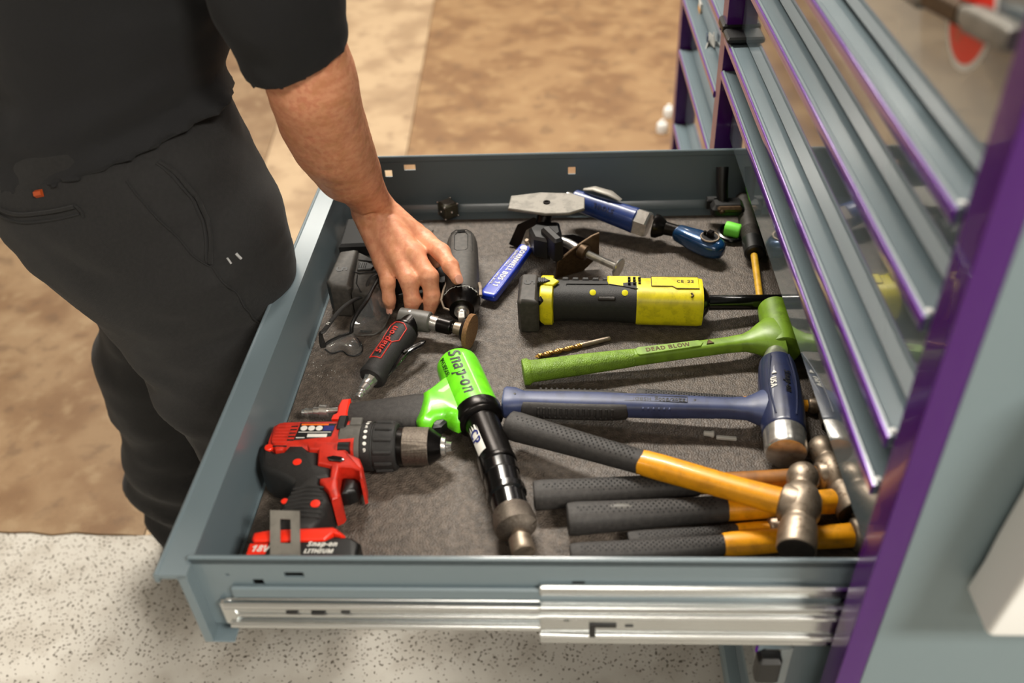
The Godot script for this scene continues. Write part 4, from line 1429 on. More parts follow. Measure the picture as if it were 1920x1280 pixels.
func yellow_tool() -> void:
	var o := thing("cordless_light", "long yellow and black cordless tool with battery at its left end and a black neck", "cordless tool", spot(410, -500))
	var ax := Transform3D(Basis(Vector3.UP, -0.045), V(0, 30.5, 3))
	var g := G.new()
	prism(g, P([-128, -27, -124, -33, -104, -33, -100, -30, -100, 34, -104, 37, -125, 37, -129, 30]), 0.0, 0.056, 0.005)
	var bt := part("battery_pack", g, mats.dusty_black, o, 50.0)
	g = G.new()
	rbox(g, V(-97, 30, 2), V(8, 50, 56), 0.004)
	part("battery_rail", g, mats.black_plastic, bt)
	text("lettering", "5", 0.016, 0.0007, mats.black_plastic, bt, Transform3D(Basis(Vector3.UP, -1.57), V(-113, 56.2, -8)), 0.0, "Droid Sans", 700)
	g = G.new()
	xloft(g, [[-0.098, sq(26, 0.0280, 0.0315, 3.2)], [-0.096, sq(26, 0.0295, 0.033, 3.2)], [-0.081, sq(26, 0.0295, 0.0325, 3.2)], [-0.079, sq(26, 0.027, 0.030, 3.0)]], ax)
	var yr := part("end_ring", g, mats.yellow_plastic, o, 50.0)
	g = G.new()
	prism(g, P([-94, -14, -82, -13, -72, -3, -80, 7, -94, 4]), 0.0575, 0.0620, 0.001)
	part("latch_surround", g, mats.yellow_plastic, yr)
	g = G.new()
	prism(g, P([-102, -9, -92, -9, -84, -2, -92, 3, -102, 3]), 0.0555, 0.0640, 0.001)
	for k in 4:
		rbox(g, V(-100.0 + k * 2.6, 64.4, -3), V(1, 1, 10), 0.0002)
	part("battery_latch", g, mats.black_plastic, yr)
	g = G.new()
	xloft(g, [[-0.082, sq(26, 0.0268, 0.0292, 2.8)], [-0.070, sq(26, 0.0260, 0.0280, 2.6)], [-0.02, sq(26, 0.0262, 0.0280, 2.5)], [0.02, sq(26, 0.0275, 0.0290, 2.5)], [0.04, sq(26, 0.028, 0.0295, 2.6)]], ax)
	var bo := part("grip_body", g, mats.overmold, o, 50.0)
	g = G.new()
	for k in 5:
		rbox(g, V(-64 + k * 14.0, 23.5, -18), V(9, 4, 6), 0.0012, ax)
	part("grip_lug", g, mats.overmold, bo)
	g = G.new()
	tube(g, [ax * V(-62, 26.6, -2), ax * V(-4, 26.9, -2), ax * V(14, 27.5, 3), ax * V(36, 28.0, 10)], 0.0008, 5)
	tube(g, [ax * V(-62, 26.6, -2), ax * V(-63, 18, 20)], 0.0008, 5)
	part("seam_line", g, mats.dark_hole, bo)
	g = G.new()
	dots(g, [[ax * V(-25.5, 24.2, 14.5), Vector3(0, 0.8, 0.55)], [ax * V(18, 25.0, 15.5), Vector3(0, 0.8, 0.55)]], 0.0044, 0.0012, Transform3D(), 16)
	part("yellow_dot", g, mats.yellow_mark, bo)
	g = G.new()
	rbox(g, V(-6.5, 20.5, 23.5), V(24, 5, 7), 0.0015, ax)
	part("switch", g, mats.black_gloss, bo)
	# yellow front shell, with the slanting edge that laps over the grip
	g = G.new()
	xloft(g, [[0.034, sq(26, 0.0282, 0.0300, 2.7)], [0.036, sq(26, 0.0290, 0.0308, 2.7)], [0.118, sq(26, 0.0294, 0.0308, 2.9)], [0.1235, sq(26, 0.0285, 0.0300, 2.9)], [0.1245, sq(26, 0.024, 0.026, 2.8)]], ax)
	var ys := part("front_shell", g, mats.yellow_plastic, o, 50.0)
	g = G.new()
	prism(g, P([-6, -24, 40, -24, 40, 16, 30, 10, 8, 2, -6, 0]), 0.0, 0.0272, 0.002, ax)
	part("shell_flap", g, mats.yellow_plastic, ys)
	g = G.new()
	for i in 3:
		for j in 3:
			rbox(g, V(24.0 + i * 7.0, 29.0, -14.0 + j * 6.2), V(3.6, 4.0, 2.6), 0.0005, ax)
	part("vent_slot", g, mats.dark_hole, ys)
	g = G.new()
	prism(g, P([54, -17, 118, -17, 118, 10, 88, 10, 82, 5, 54, 5]), 0.0280, 0.0302, 0.0008, ax)
	part("name_plate", g, mats.yellow_plastic, ys)
	g = G.new()
	for p in [[54, -17, 118, -17], [54, 5, 82, 5], [82, 5, 88, 10], [88, 10, 118, 10], [54, -17, 54, 5]]:
		tube(g, [ax * V(p[0], 30.0, p[1]), ax * V(p[2], 30.0, p[3])], 0.0006, 5)
	tube(g, [ax * V(107, 27, 17), ax * V(109, 26, 20), ax * V(107, 25, 23)], 0.0016, 6)
	part("moulded_line", g, mats.bronze_edge, ys)
	text("lettering", "CE  22", 0.0062, 0.0005, mats.bronze_edge, ys, ax * Transform3D(Basis(), V(100, 30.3, -6)), 0.0, "Droid Sans", 700)
	g = G.new()
	lathe(g, [0.122, 0.024, 0.126, 0.0222, 0.132, 0.0150, 0.134, 0.0115], 24, ax)
	lathe(g, [0.0, 0.0100, 0.001, 0.0108, 0.140, 0.0105, 0.142, 0.009], 20, span(V(129, 29, 8), V(280, 13, -14)))
	part("neck", g, mats.black_gloss, o)

func green_hammer() -> void:
	var o := thing("dead_blow_hammer", "green one-piece dead blow hammer with pebbled grip", "hammer", spot(450, -390))
	var ax := span(V(-159, 19, 31), V(150, 26, -21))
	var g := G.new()
	xloft(g, [[0.0, sq(22, 0.0140, 0.0160, 2.6)], [0.001, sq(22, 0.0150, 0.0172, 2.6)], [0.007, sq(22, 0.0154, 0.0176, 2.6)], [0.0095, sq(22, 0.0136, 0.0160, 2.4)], [0.013, sq(22, 0.0128, 0.0150, 2.3)], [0.04, sq(22, 0.0128, 0.0146, 2.3)], [0.08, sq(22, 0.0126, 0.0138, 2.3)], [0.12, sq(22, 0.0116, 0.0124, 2.4)], [0.1445, sq(22, 0.0108, 0.0112, 2.5)], [0.146, sq(22, 0.0098, 0.0104, 2.6)]], ax)
	var gr := part("grip", g, mats.olive_grip, o, 50.0)
	g = G.new()
	xloft(g, [[0.140, sq(22, 0.0100, 0.0106, 3.0)], [0.20, sq(22, 0.0094, 0.0098, 3.2)], [0.27, sq(22, 0.0094, 0.0098, 3.0)], [0.292, sq(22, 0.0105, 0.0118, 2.6)], [0.304, sq(22, 0.0140, 0.0175, 2.3)], [0.314, sq(22, 0.0185, 0.0255, 2.1)], [0.326, sq(22, 0.0215, 0.0345, 2.0)], [0.336, sq(22, 0.0220, 0.040, 2.0)]], ax)
	part("shaft", g, mats.olive_green, o, 60.0)
	g = G.new()
	lathe(g, [-0.046, 0.0200, -0.0445, 0.0220, -0.03, 0.0226, 0.0, 0.0230, 0.03, 0.0226, 0.0445, 0.0220, 0.046, 0.0200], 34, span(V(179, 25, -46), V(174, 25, 60)))
	part("head", g, mats.olive_green, o)
	g = G.new()
	prism(g, P([148, -5, 152, -8, 232, -6, 237, 0, 232, 6, 152, 8, 148, 5]), 0.0085, 0.0104, 0.0006, ax)
	var pl := part("raised_panel", g, mats.olive_green, o)
	text("lettering", "DEAD BLOW", 0.0075, 0.0005, mats.bronze_edge, pl, ax * Transform3D(Basis(), V(190, 10.5, 0)), 0.0, "Droid Sans", 700)
	g = G.new()
	prism(g, P([240, 4, 250, 4, 245, -5]), 0.0090, 0.0106, 0.0003, ax)
	part("moulded_triangle", g, mats.bronze_edge, pl)

func blue_hammer() -> void:
	var o := thing("blue_hammer", "navy blue ball head hammer with bright steel tip and face and a two-tone grip", "hammer", spot(450, -300))
	var ax := span(V(-181, 24, 3), V(150, 31, 26))
	var g := G.new()
	xloft(g, [[0.0, sq(22, 0.0135, 0.0185, 3.0)], [0.003, sq(22, 0.0150, 0.0205, 3.0)], [0.014, sq(22, 0.0150, 0.0200, 2.8)], [0.024, sq(22, 0.0126, 0.0160, 2.5)], [0.04, sq(22, 0.0126, 0.0152, 2.5)], [0.08, sq(22, 0.0132, 0.0166, 2.5)], [0.12, sq(22, 0.0132, 0.0166, 2.5)], [0.153, sq(22, 0.0126, 0.0150, 2.6)], [0.19, sq(22, 0.0122, 0.0146, 3.0)], [0.23, sq(22, 0.0115, 0.0130, 3.0)], [0.27, sq(22, 0.0112, 0.0124, 2.8)], [0.292, sq(22, 0.0118, 0.0150, 2.5)], [0.303, sq(22, 0.0150, 0.0215, 2.3)], [0.314, sq(22, 0.019, 0.030, 2.1)], [0.328, sq(22, 0.022, 0.040, 2.0)]], ax)
	var hd := part("handle", g, mats.handle_blue, o, 60.0)
	for s in [1.0, -1.0]:
		g = G.new()
		xloft(g, [[0.022, circ(14, 0.008, 0.005), -0.002, 0.0105 * s], [0.026, circ(14, 0.0118, 0.0085), -0.001, 0.0105 * s], [0.08, circ(14, 0.0122, 0.0090), -0.001, 0.0118 * s], [0.13, circ(14, 0.0122, 0.0088), -0.001, 0.0114 * s], [0.150, circ(14, 0.0116, 0.0075), -0.001, 0.0100 * s], [0.153, circ(14, 0.008, 0.005), -0.001, 0.0095 * s]], ax)
		for k in 14:
			var x := 0.045 + k * 0.0068
			tube(g, [ax * Vector3(x, 0.0085, 0.0175 * s), ax * Vector3(x, 0.002, 0.0206 * s), ax * Vector3(x, -0.004, 0.0200 * s)], 0.0016, 6)
		part("grip_inlay", g, mats.grip_grey, hd, 60.0)
	g = G.new()
	for k in 6:
		rbox(g, V(170 + k * 6.2, 6.5, 12.0), V(2.6, 5, 5), 0.0008, ax)
	part("handle_rib", g, mats.handle_blue, hd)
	g = G.new()
	for e in [[148, -5, 222, -5], [148, 4.5, 222, 4.5], [148, -5, 148, 4.5], [222, -5, 222, 4.5]]:
		tube(g, [ax * V(e[0], 12.0, e[1]), ax * V(e[2], 12.0, e[3])], 0.0005, 5)
	dots(g, [[ax * V(231, 11.5, 0), Vector3.UP], [ax * V(15, 14.8, 0), Vector3.UP]], 0.0016, 0.0003, Transform3D(), 10)
	part("moulded_line", g, mats.print_black, hd)
	text("lettering", "32oz/900g  HSBD32", 0.0056, 0.0005, mats.print_black, hd, ax * Transform3D(Basis(Vector3.UP, PI), V(186, 12.2, 0)), 0.0, "Droid Sans", 700)
	# head: steel tip, jacket, steel face
	var hx := span(V(163.5, 31, -82), V(142, 31, 100))
	g = G.new()
	lathe(g, [0.0, 0.0085, 0.001, 0.0115, 0.004, 0.0128, 0.024, 0.0195, 0.028, 0.0205], 30, hx)
	part("ball_tip", g, mats.chrome, o)
	g = G.new()
	lathe(g, [0.0245, 0.0180, 0.0255, 0.0212, 0.034, 0.0228, 0.06, 0.0250, 0.10, 0.0262, 0.13, 0.0258, 0.146, 0.0248, 0.149, 0.0252, 0.152, 0.0236], 36, hx)
	var jk := part("head_jacket", g, mats.navy_plastic, o)
	g = G.new()
	lathe(g, [0.150, 0.0232, 0.151, 0.0240, 0.178, 0.0240, 0.182, 0.0222, 0.1828, 0.015], 34, hx)
	part("striking_face", g, mats.chrome, o)
	g = G.new()
	for s in [-0.62, 0.62]:
		var l := []
		for k in 12:
			var x := 0.032 + 0.108 * k / 11.0
			var r := 0.0245 + 0.0022 * sin(PI * (x - 0.025) / 0.125)
			var t: float = s * (0.75 + 0.25 * sin(PI * k / 11.0))
			l.append(hx * Vector3(x, cos(t) * r, sin(t) * r))
		tube(g, l, 0.0012, 6)
	part("jacket_rib", g, mats.navy_plastic, jk)
	text("lettering", "USA", 0.0072, 0.0006, mats.print_white, jk, hx * Transform3D(Basis(Vector3.RIGHT, 0.42), V(88, 0, 0)), 0.0268, "Droid Sans", 700)
	text("lettering", "Snap-on", 0.0075, 0.0006, mats.print_black, jk, hx * Transform3D(Basis(Vector3.RIGHT, -0.18), V(86, 0, 0)), 0.0268, "Droid Sans", 700, true)
	g = G.new()
	var ta := []
	for q in [[66, 0.36], [72, 0.24], [72, 0.48]]:
		ta.append(hx * Vector3(q[0] * 0.001, cos(q[1]) * 0.0263, sin(q[1]) * 0.0263))
	slab3(g, ta, hx.basis * Vector3(0, 0.93, 0.36), 0.0012)
	part("warning_triangle", g, mats.print_white, jk)

func ball_pein(label: String, x: float, z: float, a: Vector3, b: Vector3, grip: float, rg: float, rs: float, face: Vector3, size := 1.0, oval := false, roll := 0.0) -> Node3D:
	# a: butt of the handle, b: eye of the head, face: the way the flat face looks
	var o := thing("ball_pein_hammer", label, "hammer", spot(x, z), "ball pein hammers with amber handles")
	var ax := span(a, b)
	var n := (b - a).length()
	var g := G.new()
	xloft(g, [[0.0, sq(20, rg * 0.80, rg * 0.9, 2.8)], [0.002, sq(20, rg * 0.92, rg * 1.02, 2.8)], [0.012, sq(20, rg * 0.98, rg * 1.08, 2.6)], [0.05, sq(20, rg * 0.93, rg * 1.0, 2.4)], [grip * 0.6, sq(20, rg * 0.86, rg * 0.93, 2.3)], [grip - 0.006, sq(20, rg * 0.82, rg * 0.87, 2.2)], [grip, sq(20, rg * 0.78, rg * 0.83, 2.2)]], ax)
	var gr := part("grip", g, mats.grip_grey, o, 50.0)
	g = G.new()
	var dl := []
	for i in int(grip / 0.0062) - 3:
		for j in 6:
			var xx := 0.012 + i * 0.0062 + (0.0031 if j % 2 == 1 else 0.0)
			var t := (j - 2.5) * 0.24 + roll
			var r := rg * lerpf(0.97, 0.815, clampf(xx / grip, 0, 1)) + 0.0003
			dl.append([ax * Vector3(xx, cos(t) * r, sin(t) * r * 1.06), ax.basis * Vector3(0, cos(t), sin(t))])
	dots(g, dl, 0.00105, 0.0003)
	var gd := part("grip_dots", g, mats.dimple, gr, 30.0)
	gd.set_meta("kind", "stuff")
	if oval:
		g = G.new()
		ball(g, ax * Vector3(0.058, rg * 0.80, -0.001), Vector3(0.016, 0.0026, 0.0046), 12)
		part("thumb_pad", g, mats.grey_plastic, gr)
	g = G.new()
	xloft(g, [[grip - 0.008, sq(20, rs * 0.9, rs, 2.3)], [grip + 0.001, sq(20, rs * 0.98, rs * 1.06, 2.3)], [grip + 0.02, sq(20, rs, rs * 1.08, 2.3)], [lerpf(grip, n, 0.6), sq(20, rs * 0.92, rs, 2.3)], [n - 0.02, sq(20, rs * 1.0, rs * 1.04, 2.4)], [n + 0.012, sq(20, rs * 0.92, rs * 0.98, 2.4)]], ax)
	part("shaft", g, mats.amber_shaft, o, 50.0)
	g = G.new()
	var hx := span(b, b + face, (b - a).normalized().cross(face))
	var s := size
	lathe(g, [-0.0535 * s, 0.002 * s, -0.053 * s, 0.0062 * s, -0.0505 * s, 0.0105 * s, -0.046 * s, 0.0142 * s, -0.040 * s, 0.0160 * s, -0.034 * s, 0.0160 * s, -0.029 * s, 0.0146 * s, -0.0255 * s, 0.0132 * s, -0.023 * s, 0.0136 * s, -0.018 * s, 0.0172 * s, -0.010 * s, 0.0200 * s, 0.002 * s, 0.0202 * s, 0.010 * s, 0.0186 * s, 0.0165 * s, 0.0162 * s, 0.0195 * s, 0.0160 * s, 0.023 * s, 0.0176 * s, 0.027 * s, 0.0183 * s, 0.050 * s, 0.0186 * s, 0.0522 * s, 0.0176 * s], 34, hx)
	var hm := part("head", g, mats.steel, o, 50.0)
	g = G.new()
	lathe(g, [0.0515 * s, 0.0177 * s, 0.0531 * s, 0.0170 * s, 0.0535 * s, 0.0150 * s], 34, hx)
	part("striking_face", g, mats.worn_face, hm)
	g = G.new()
	lathe(g, [n - 0.021, rs * 1.02, n - 0.018, rs * 1.5, n - 0.004, rs * 1.62], 24, ax)
	part("eye_collar", g, mats.steel, o, 60.0)
	return o

func hammers() -> void:
	ball_pein("large ball pein hammer lying on top of the others, its face towards the viewer", 400, -150, V(-122, 35, -96), V(184, 53, 46), 0.170, 0.0158, 0.0134, Vector3(-0.26, -0.06, 0.96), 1.05)
	var worn := ball_pein("ball pein hammer with a worn brown amber shaft, lying just below the blue hammer", 400, -150, V(-91, 18, -1), V(241, 24, -25), 0.182, 0.0150, 0.0106, Vector3(0.16, -0.05, 0.98), 1.0)
	(worn.get_node("shaft") as MeshInstance3D).material_override = mats.worn_amber
	ball_pein("ball pein hammer with an oval thumb pad on its dark grip, under the top hammer", 400, -150, V(-54, 17, 32), V(262, 22, 8), 0.172, 0.0162, 0.0128, Vector3(0.1, -0.95, 0.25), 0.85, true)
	ball_pein("ball pein hammer nearest the slide side of the drawer, grip along the rim", 400, -150, V(-51, 12.5, 77), V(262, 14, 48), 0.168, 0.0118, 0.0118, Vector3(0.1, 0.96, 0.2), 0.8)
	ball_pein("ball pein hammer lowest in the pile, only its dotted grip end showing", 400, -150, V(10, 10, 56), V(180, 8, 34), 0.12, 0.0095, 0.0080, Vector3(0.9, 0.0, -0.1), 0.4)
	ball_pein("thin ball pein hammer half hidden under the handle of the blue hammer", 450, -300, V(-16, 8.5, -25), V(212, 7, -4), 0.132, 0.0085, 0.0068, Vector3(0.0, 0.0, 1.0), 0.6)

func far_corner() -> void:
	var o := thing("striking_pick", "pick with fat black rubber handle and slim yellow shaft against the cabinet side", "pick", spot(560, -640))
	var ax := span(V(78, 22, -150), V(70, 19, 16))
	var g := G.new()
	lathe(g, [0.0, 0.009, 0.002, 0.0125, 0.012, 0.0142, 0.05, 0.0140, 0.10, 0.0136, 0.122, 0.0132, 0.124, 0.0128], 24, ax)
	for k in 8:
		lathe(g, [0.098 + k * 0.0036, 0.0132, 0.099 + k * 0.0036, 0.0143, 0.1002 + k * 0.0036, 0.0143, 0.1012 + k * 0.0036, 0.0132], 24, ax)
	part("handle", g, mats.dusty_black, o)
	g = G.new()
	lathe(g, [0.124, 0.0130, 0.127, 0.0152, 0.160, 0.0150, 0.163, 0.012], 24, ax)
	part("guard", g, mats.black_plastic, o)
	g = G.new()
	lathe(g, [0.0, 0.0045, 0.002, 0.0052, 0.098, 0.0050, 0.104, 0.0046], 16, span(V(69, 19, 14), V(60, 16, 118)))
	part("shaft", g, mats.yellow_shaft, o)
	o = thing("hose_clamp_tool", "black pistol shaped tool with a finger ring wrapped in lime green tape", "clamp tool", spot(560, -640))
	g = G.new()
	var rings := []
	for k in 25:
		var a := TAU * k / 24
		rings.append(ring(V(48 + cos(a) * 19, 9 + sin(a) * -2, -64 + sin(a) * 19), Vector3(cos(a), 0, sin(a)), Vector3.UP, circ(8, 0.0036)))
	loft(g, rings, Transform3D(), false)
	part("finger_ring", g, mats.black_gloss, o)
	g = G.new()
	lathe(g, [0.0, 0.0105, 0.002, 0.0118, 0.022, 0.0112, 0.024, 0.0095], 20, span(V(38, 17, -66), V(58, 16, -58)))
	part("tape_wrap", g, mats.lime_tape, o)
	g = G.new()
	rbox(g, V(44, 32, -104), V(52, 22, 34), 0.006)
	rbox(g, V(22, 34, -116), V(18, 18, 14), 0.002)
	tube(g, L([38, 40, -112, 36, 66, -122, 36, 88, -134]), mm([9, 9.5, 10]), 14)
	part("body", g, mats.black_plastic, o)
	g = G.new()
	rbox(g, V(46, 38, -88), V(38, 10, 10), 0.003)
	ball(g, V(34, 36, -84), V(5, 4, 4), 8)
	part("jaw", g, mats.bronze_edge, o)
	o = thing("lime_handle", "lime green tool handle standing behind the black pick handle", "tool handle", spot(560, -640))
	g = G.new()
	xloft(g, [[0.0, sq(14, 0.006, 0.008)], [0.004, sq(14, 0.008, 0.010)], [0.075, sq(14, 0.008, 0.010)], [0.08, sq(14, 0.006, 0.008)]], span(V(100, 10, -80), V(88, 52, -146)))
	part("handle", g, mats.lime_tape, o)


# ------------------------------------------------------------------ the person
const PO := Vector3(-0.25, 0, -0.55)       # the person's base on the floor

func bone_list(a: Array) -> Array:          # [x y z, x y z, r, r] in millimetres
	var o := []
	for b in a:
		o.append([Vector3(b[0], b[1], b[2]) * 0.001, Vector3(b[3], b[4], b[5]) * 0.001, b[6] * 0.001, b[7] * 0.001])
	return o

func field(bones: Array, p: Vector3, k: float) -> float:
	var s := 0.0
	for b in bones:
		var ab: Vector3 = b[1] - b[0]
		var t := clampf((p - b[0]).dot(ab) / maxf(ab.length_squared(), 1e-9), 0.0, 1.0)
		s += exp(-(p.distance_to(b[0] + ab * t) - lerpf(b[2], b[3], t)) / k)
	return -k * log(maxf(s, 1e-30))

func grid_field(bones: Array, k: float, lo: Vector3, n: Vector3i, h: float) -> PackedFloat32Array:
	var acc := PackedFloat32Array()
	acc.resize(n.x * n.y * n.z)
	var ik := -1.0 / k
	for b in bones:
		var a0: Vector3 = b[0]
		var a1: Vector3 = b[1]
		var r0: float = b[2]
		var dr: float = b[3] - b[2]
		var m: float = maxf(b[2], b[3]) + k * 3.5 + h
		var p0 := ((a0.min(a1) - Vector3(m, m, m) - lo) / h).floor()
		var p1 := ((a0.max(a1) + Vector3(m, m, m) - lo) / h).ceil()
		var ab := a1 - a0
		var il := 1.0 / maxf(ab.length_squared(), 1e-9)
		for z in range(maxi(int(p0.z), 0), mini(int(p1.z) + 1, n.z)):
			for y in range(maxi(int(p0.y), 0), mini(int(p1.y) + 1, n.y)):
				var row := (z * n.y + y) * n.x
				for x in range(maxi(int(p0.x), 0), mini(int(p1.x) + 1, n.x)):
					var q := lo + Vector3(x, y, z) * h - a0
					var t := clampf(q.dot(ab) * il, 0.0, 1.0)
					var d := (q - ab * t).length() - r0 - dr * t
					if d < m:
						acc[row + x] += exp(d * ik)
	return acc

func nets(g: G, f: PackedFloat32Array, lo: Vector3, n: Vector3i, h: float, off: Vector3) -> void:
	# surface nets of the field f, negative inside
	var id := PackedInt32Array()
	id.resize(f.size())
	var sx := 1
	var sy := n.x
	var sz := n.x * n.y
	var c := [0, sx, sy, sx + sy, sz, sz + sx, sz + sy, sz + sx + sy]
	var ed := [[0, 1], [2, 3], [4, 5], [6, 7], [0, 2], [1, 3], [4, 6], [5, 7], [0, 4], [1, 5], [2, 6], [3, 7]]
	var cp := []
	for i in 8:
		cp.append(Vector3(i & 1, (i >> 1) & 1, (i >> 2) & 1))
	var lim := h * 4.5
	for z in n.z - 1:
		for y in n.y - 1:
			var row := z * sz + y * sy
			for x in n.x - 1:
				var i := row + x
				var v0 := f[i]
				if v0 > lim or v0 < -lim:
					continue
				var m := 0
				for j in 8:
					if f[i + c[j]] < 0.0:
						m |= 1 << j
				if m == 0 or m == 255:
					continue
				var s := Vector3.ZERO
				var k := 0
				for e in ed:
					var a: int = e[0]
					var b: int = e[1]
					if ((m >> a) & 1) != ((m >> b) & 1):
						var fa := f[i + c[a]]
						var fb := f[i + c[b]]
						s += (cp[a] as Vector3).lerp(cp[b], fa / (fa - fb))
						k += 1
				g.v.append(lo + (Vector3(x, y, z) + s / k) * h - off)
				id[i] = g.v.size()
	for z in range(1, n.z - 1):
		for y in range(1, n.y - 1):
			var row := z * sz + y * sy
			for x in range(1, n.x - 1):
				var i := row + x
				if id[i] == 0:
					continue
				var ins := f[i] < 0.0
				for e in [[sx, sy, sz], [sy, sz, sx], [sz, sx, sy]]:
					if (f[i + e[0]] < 0.0) == ins:
						continue
					var a := id[i] - 1
					var b := id[i - e[1]] - 1
					var d := id[i - e[1] - e[2]] - 1
					var q := id[i - e[2]] - 1
					if a < 0 or b < 0 or d < 0 or q < 0:
						continue
					if ins:
						g.f.append_array([a, b, d, a, d, q])
					else:
						g.f.append_array([a, d, b, a, q, d])

func bounds(bones: Array, pad: float) -> Array:
	var lo := Vector3.INF
	var hi := -Vector3.INF
	for b in bones:
		var r: float = maxf(b[2], b[3]) + pad
		lo = lo.min((b[0] as Vector3).min(b[1]) - Vector3(r, r, r))
		hi = hi.max((b[0] as Vector3).max(b[1]) + Vector3(r, r, r))
	return [lo, hi]

func blob(g: G, bones: Array, k: float, h: float, shape = null) -> void:
	# a smooth skin over bones; shape(point, distance) may bend or cut it
	var bb := bounds(bones, h * 3 + k)
	var lo: Vector3 = bb[0]
	var n := Vector3i(((bb[1] - lo) / h).ceil()) + Vector3i(2, 2, 2)
	var f := grid_field(bones, k, lo, n, h)
	var i := 0
	for z in n.z:
		for y in n.y:
			for x in n.x:
				var s := f[i]
				var d := 1.0
				if s > 0.0:
					d = -k * log(s)
					if shape != null and d < 0.05:
						d = shape.call(lo + Vector3(x, y, z) * h, d)
				f[i] = d
				i += 1
	nets(g, f, lo, n, h, PO)

func onto(bones: Array, k: float, p: Vector3, dir: Vector3, extra := 0.0) -> Vector3:     # the point where a line enters the blob
	var q := p + dir * 0.2
	for i in 60:
		var d := field(bones, q, k) - extra
		if d < 0.0003:
			break
		q -= dir * d * 0.8
	return q

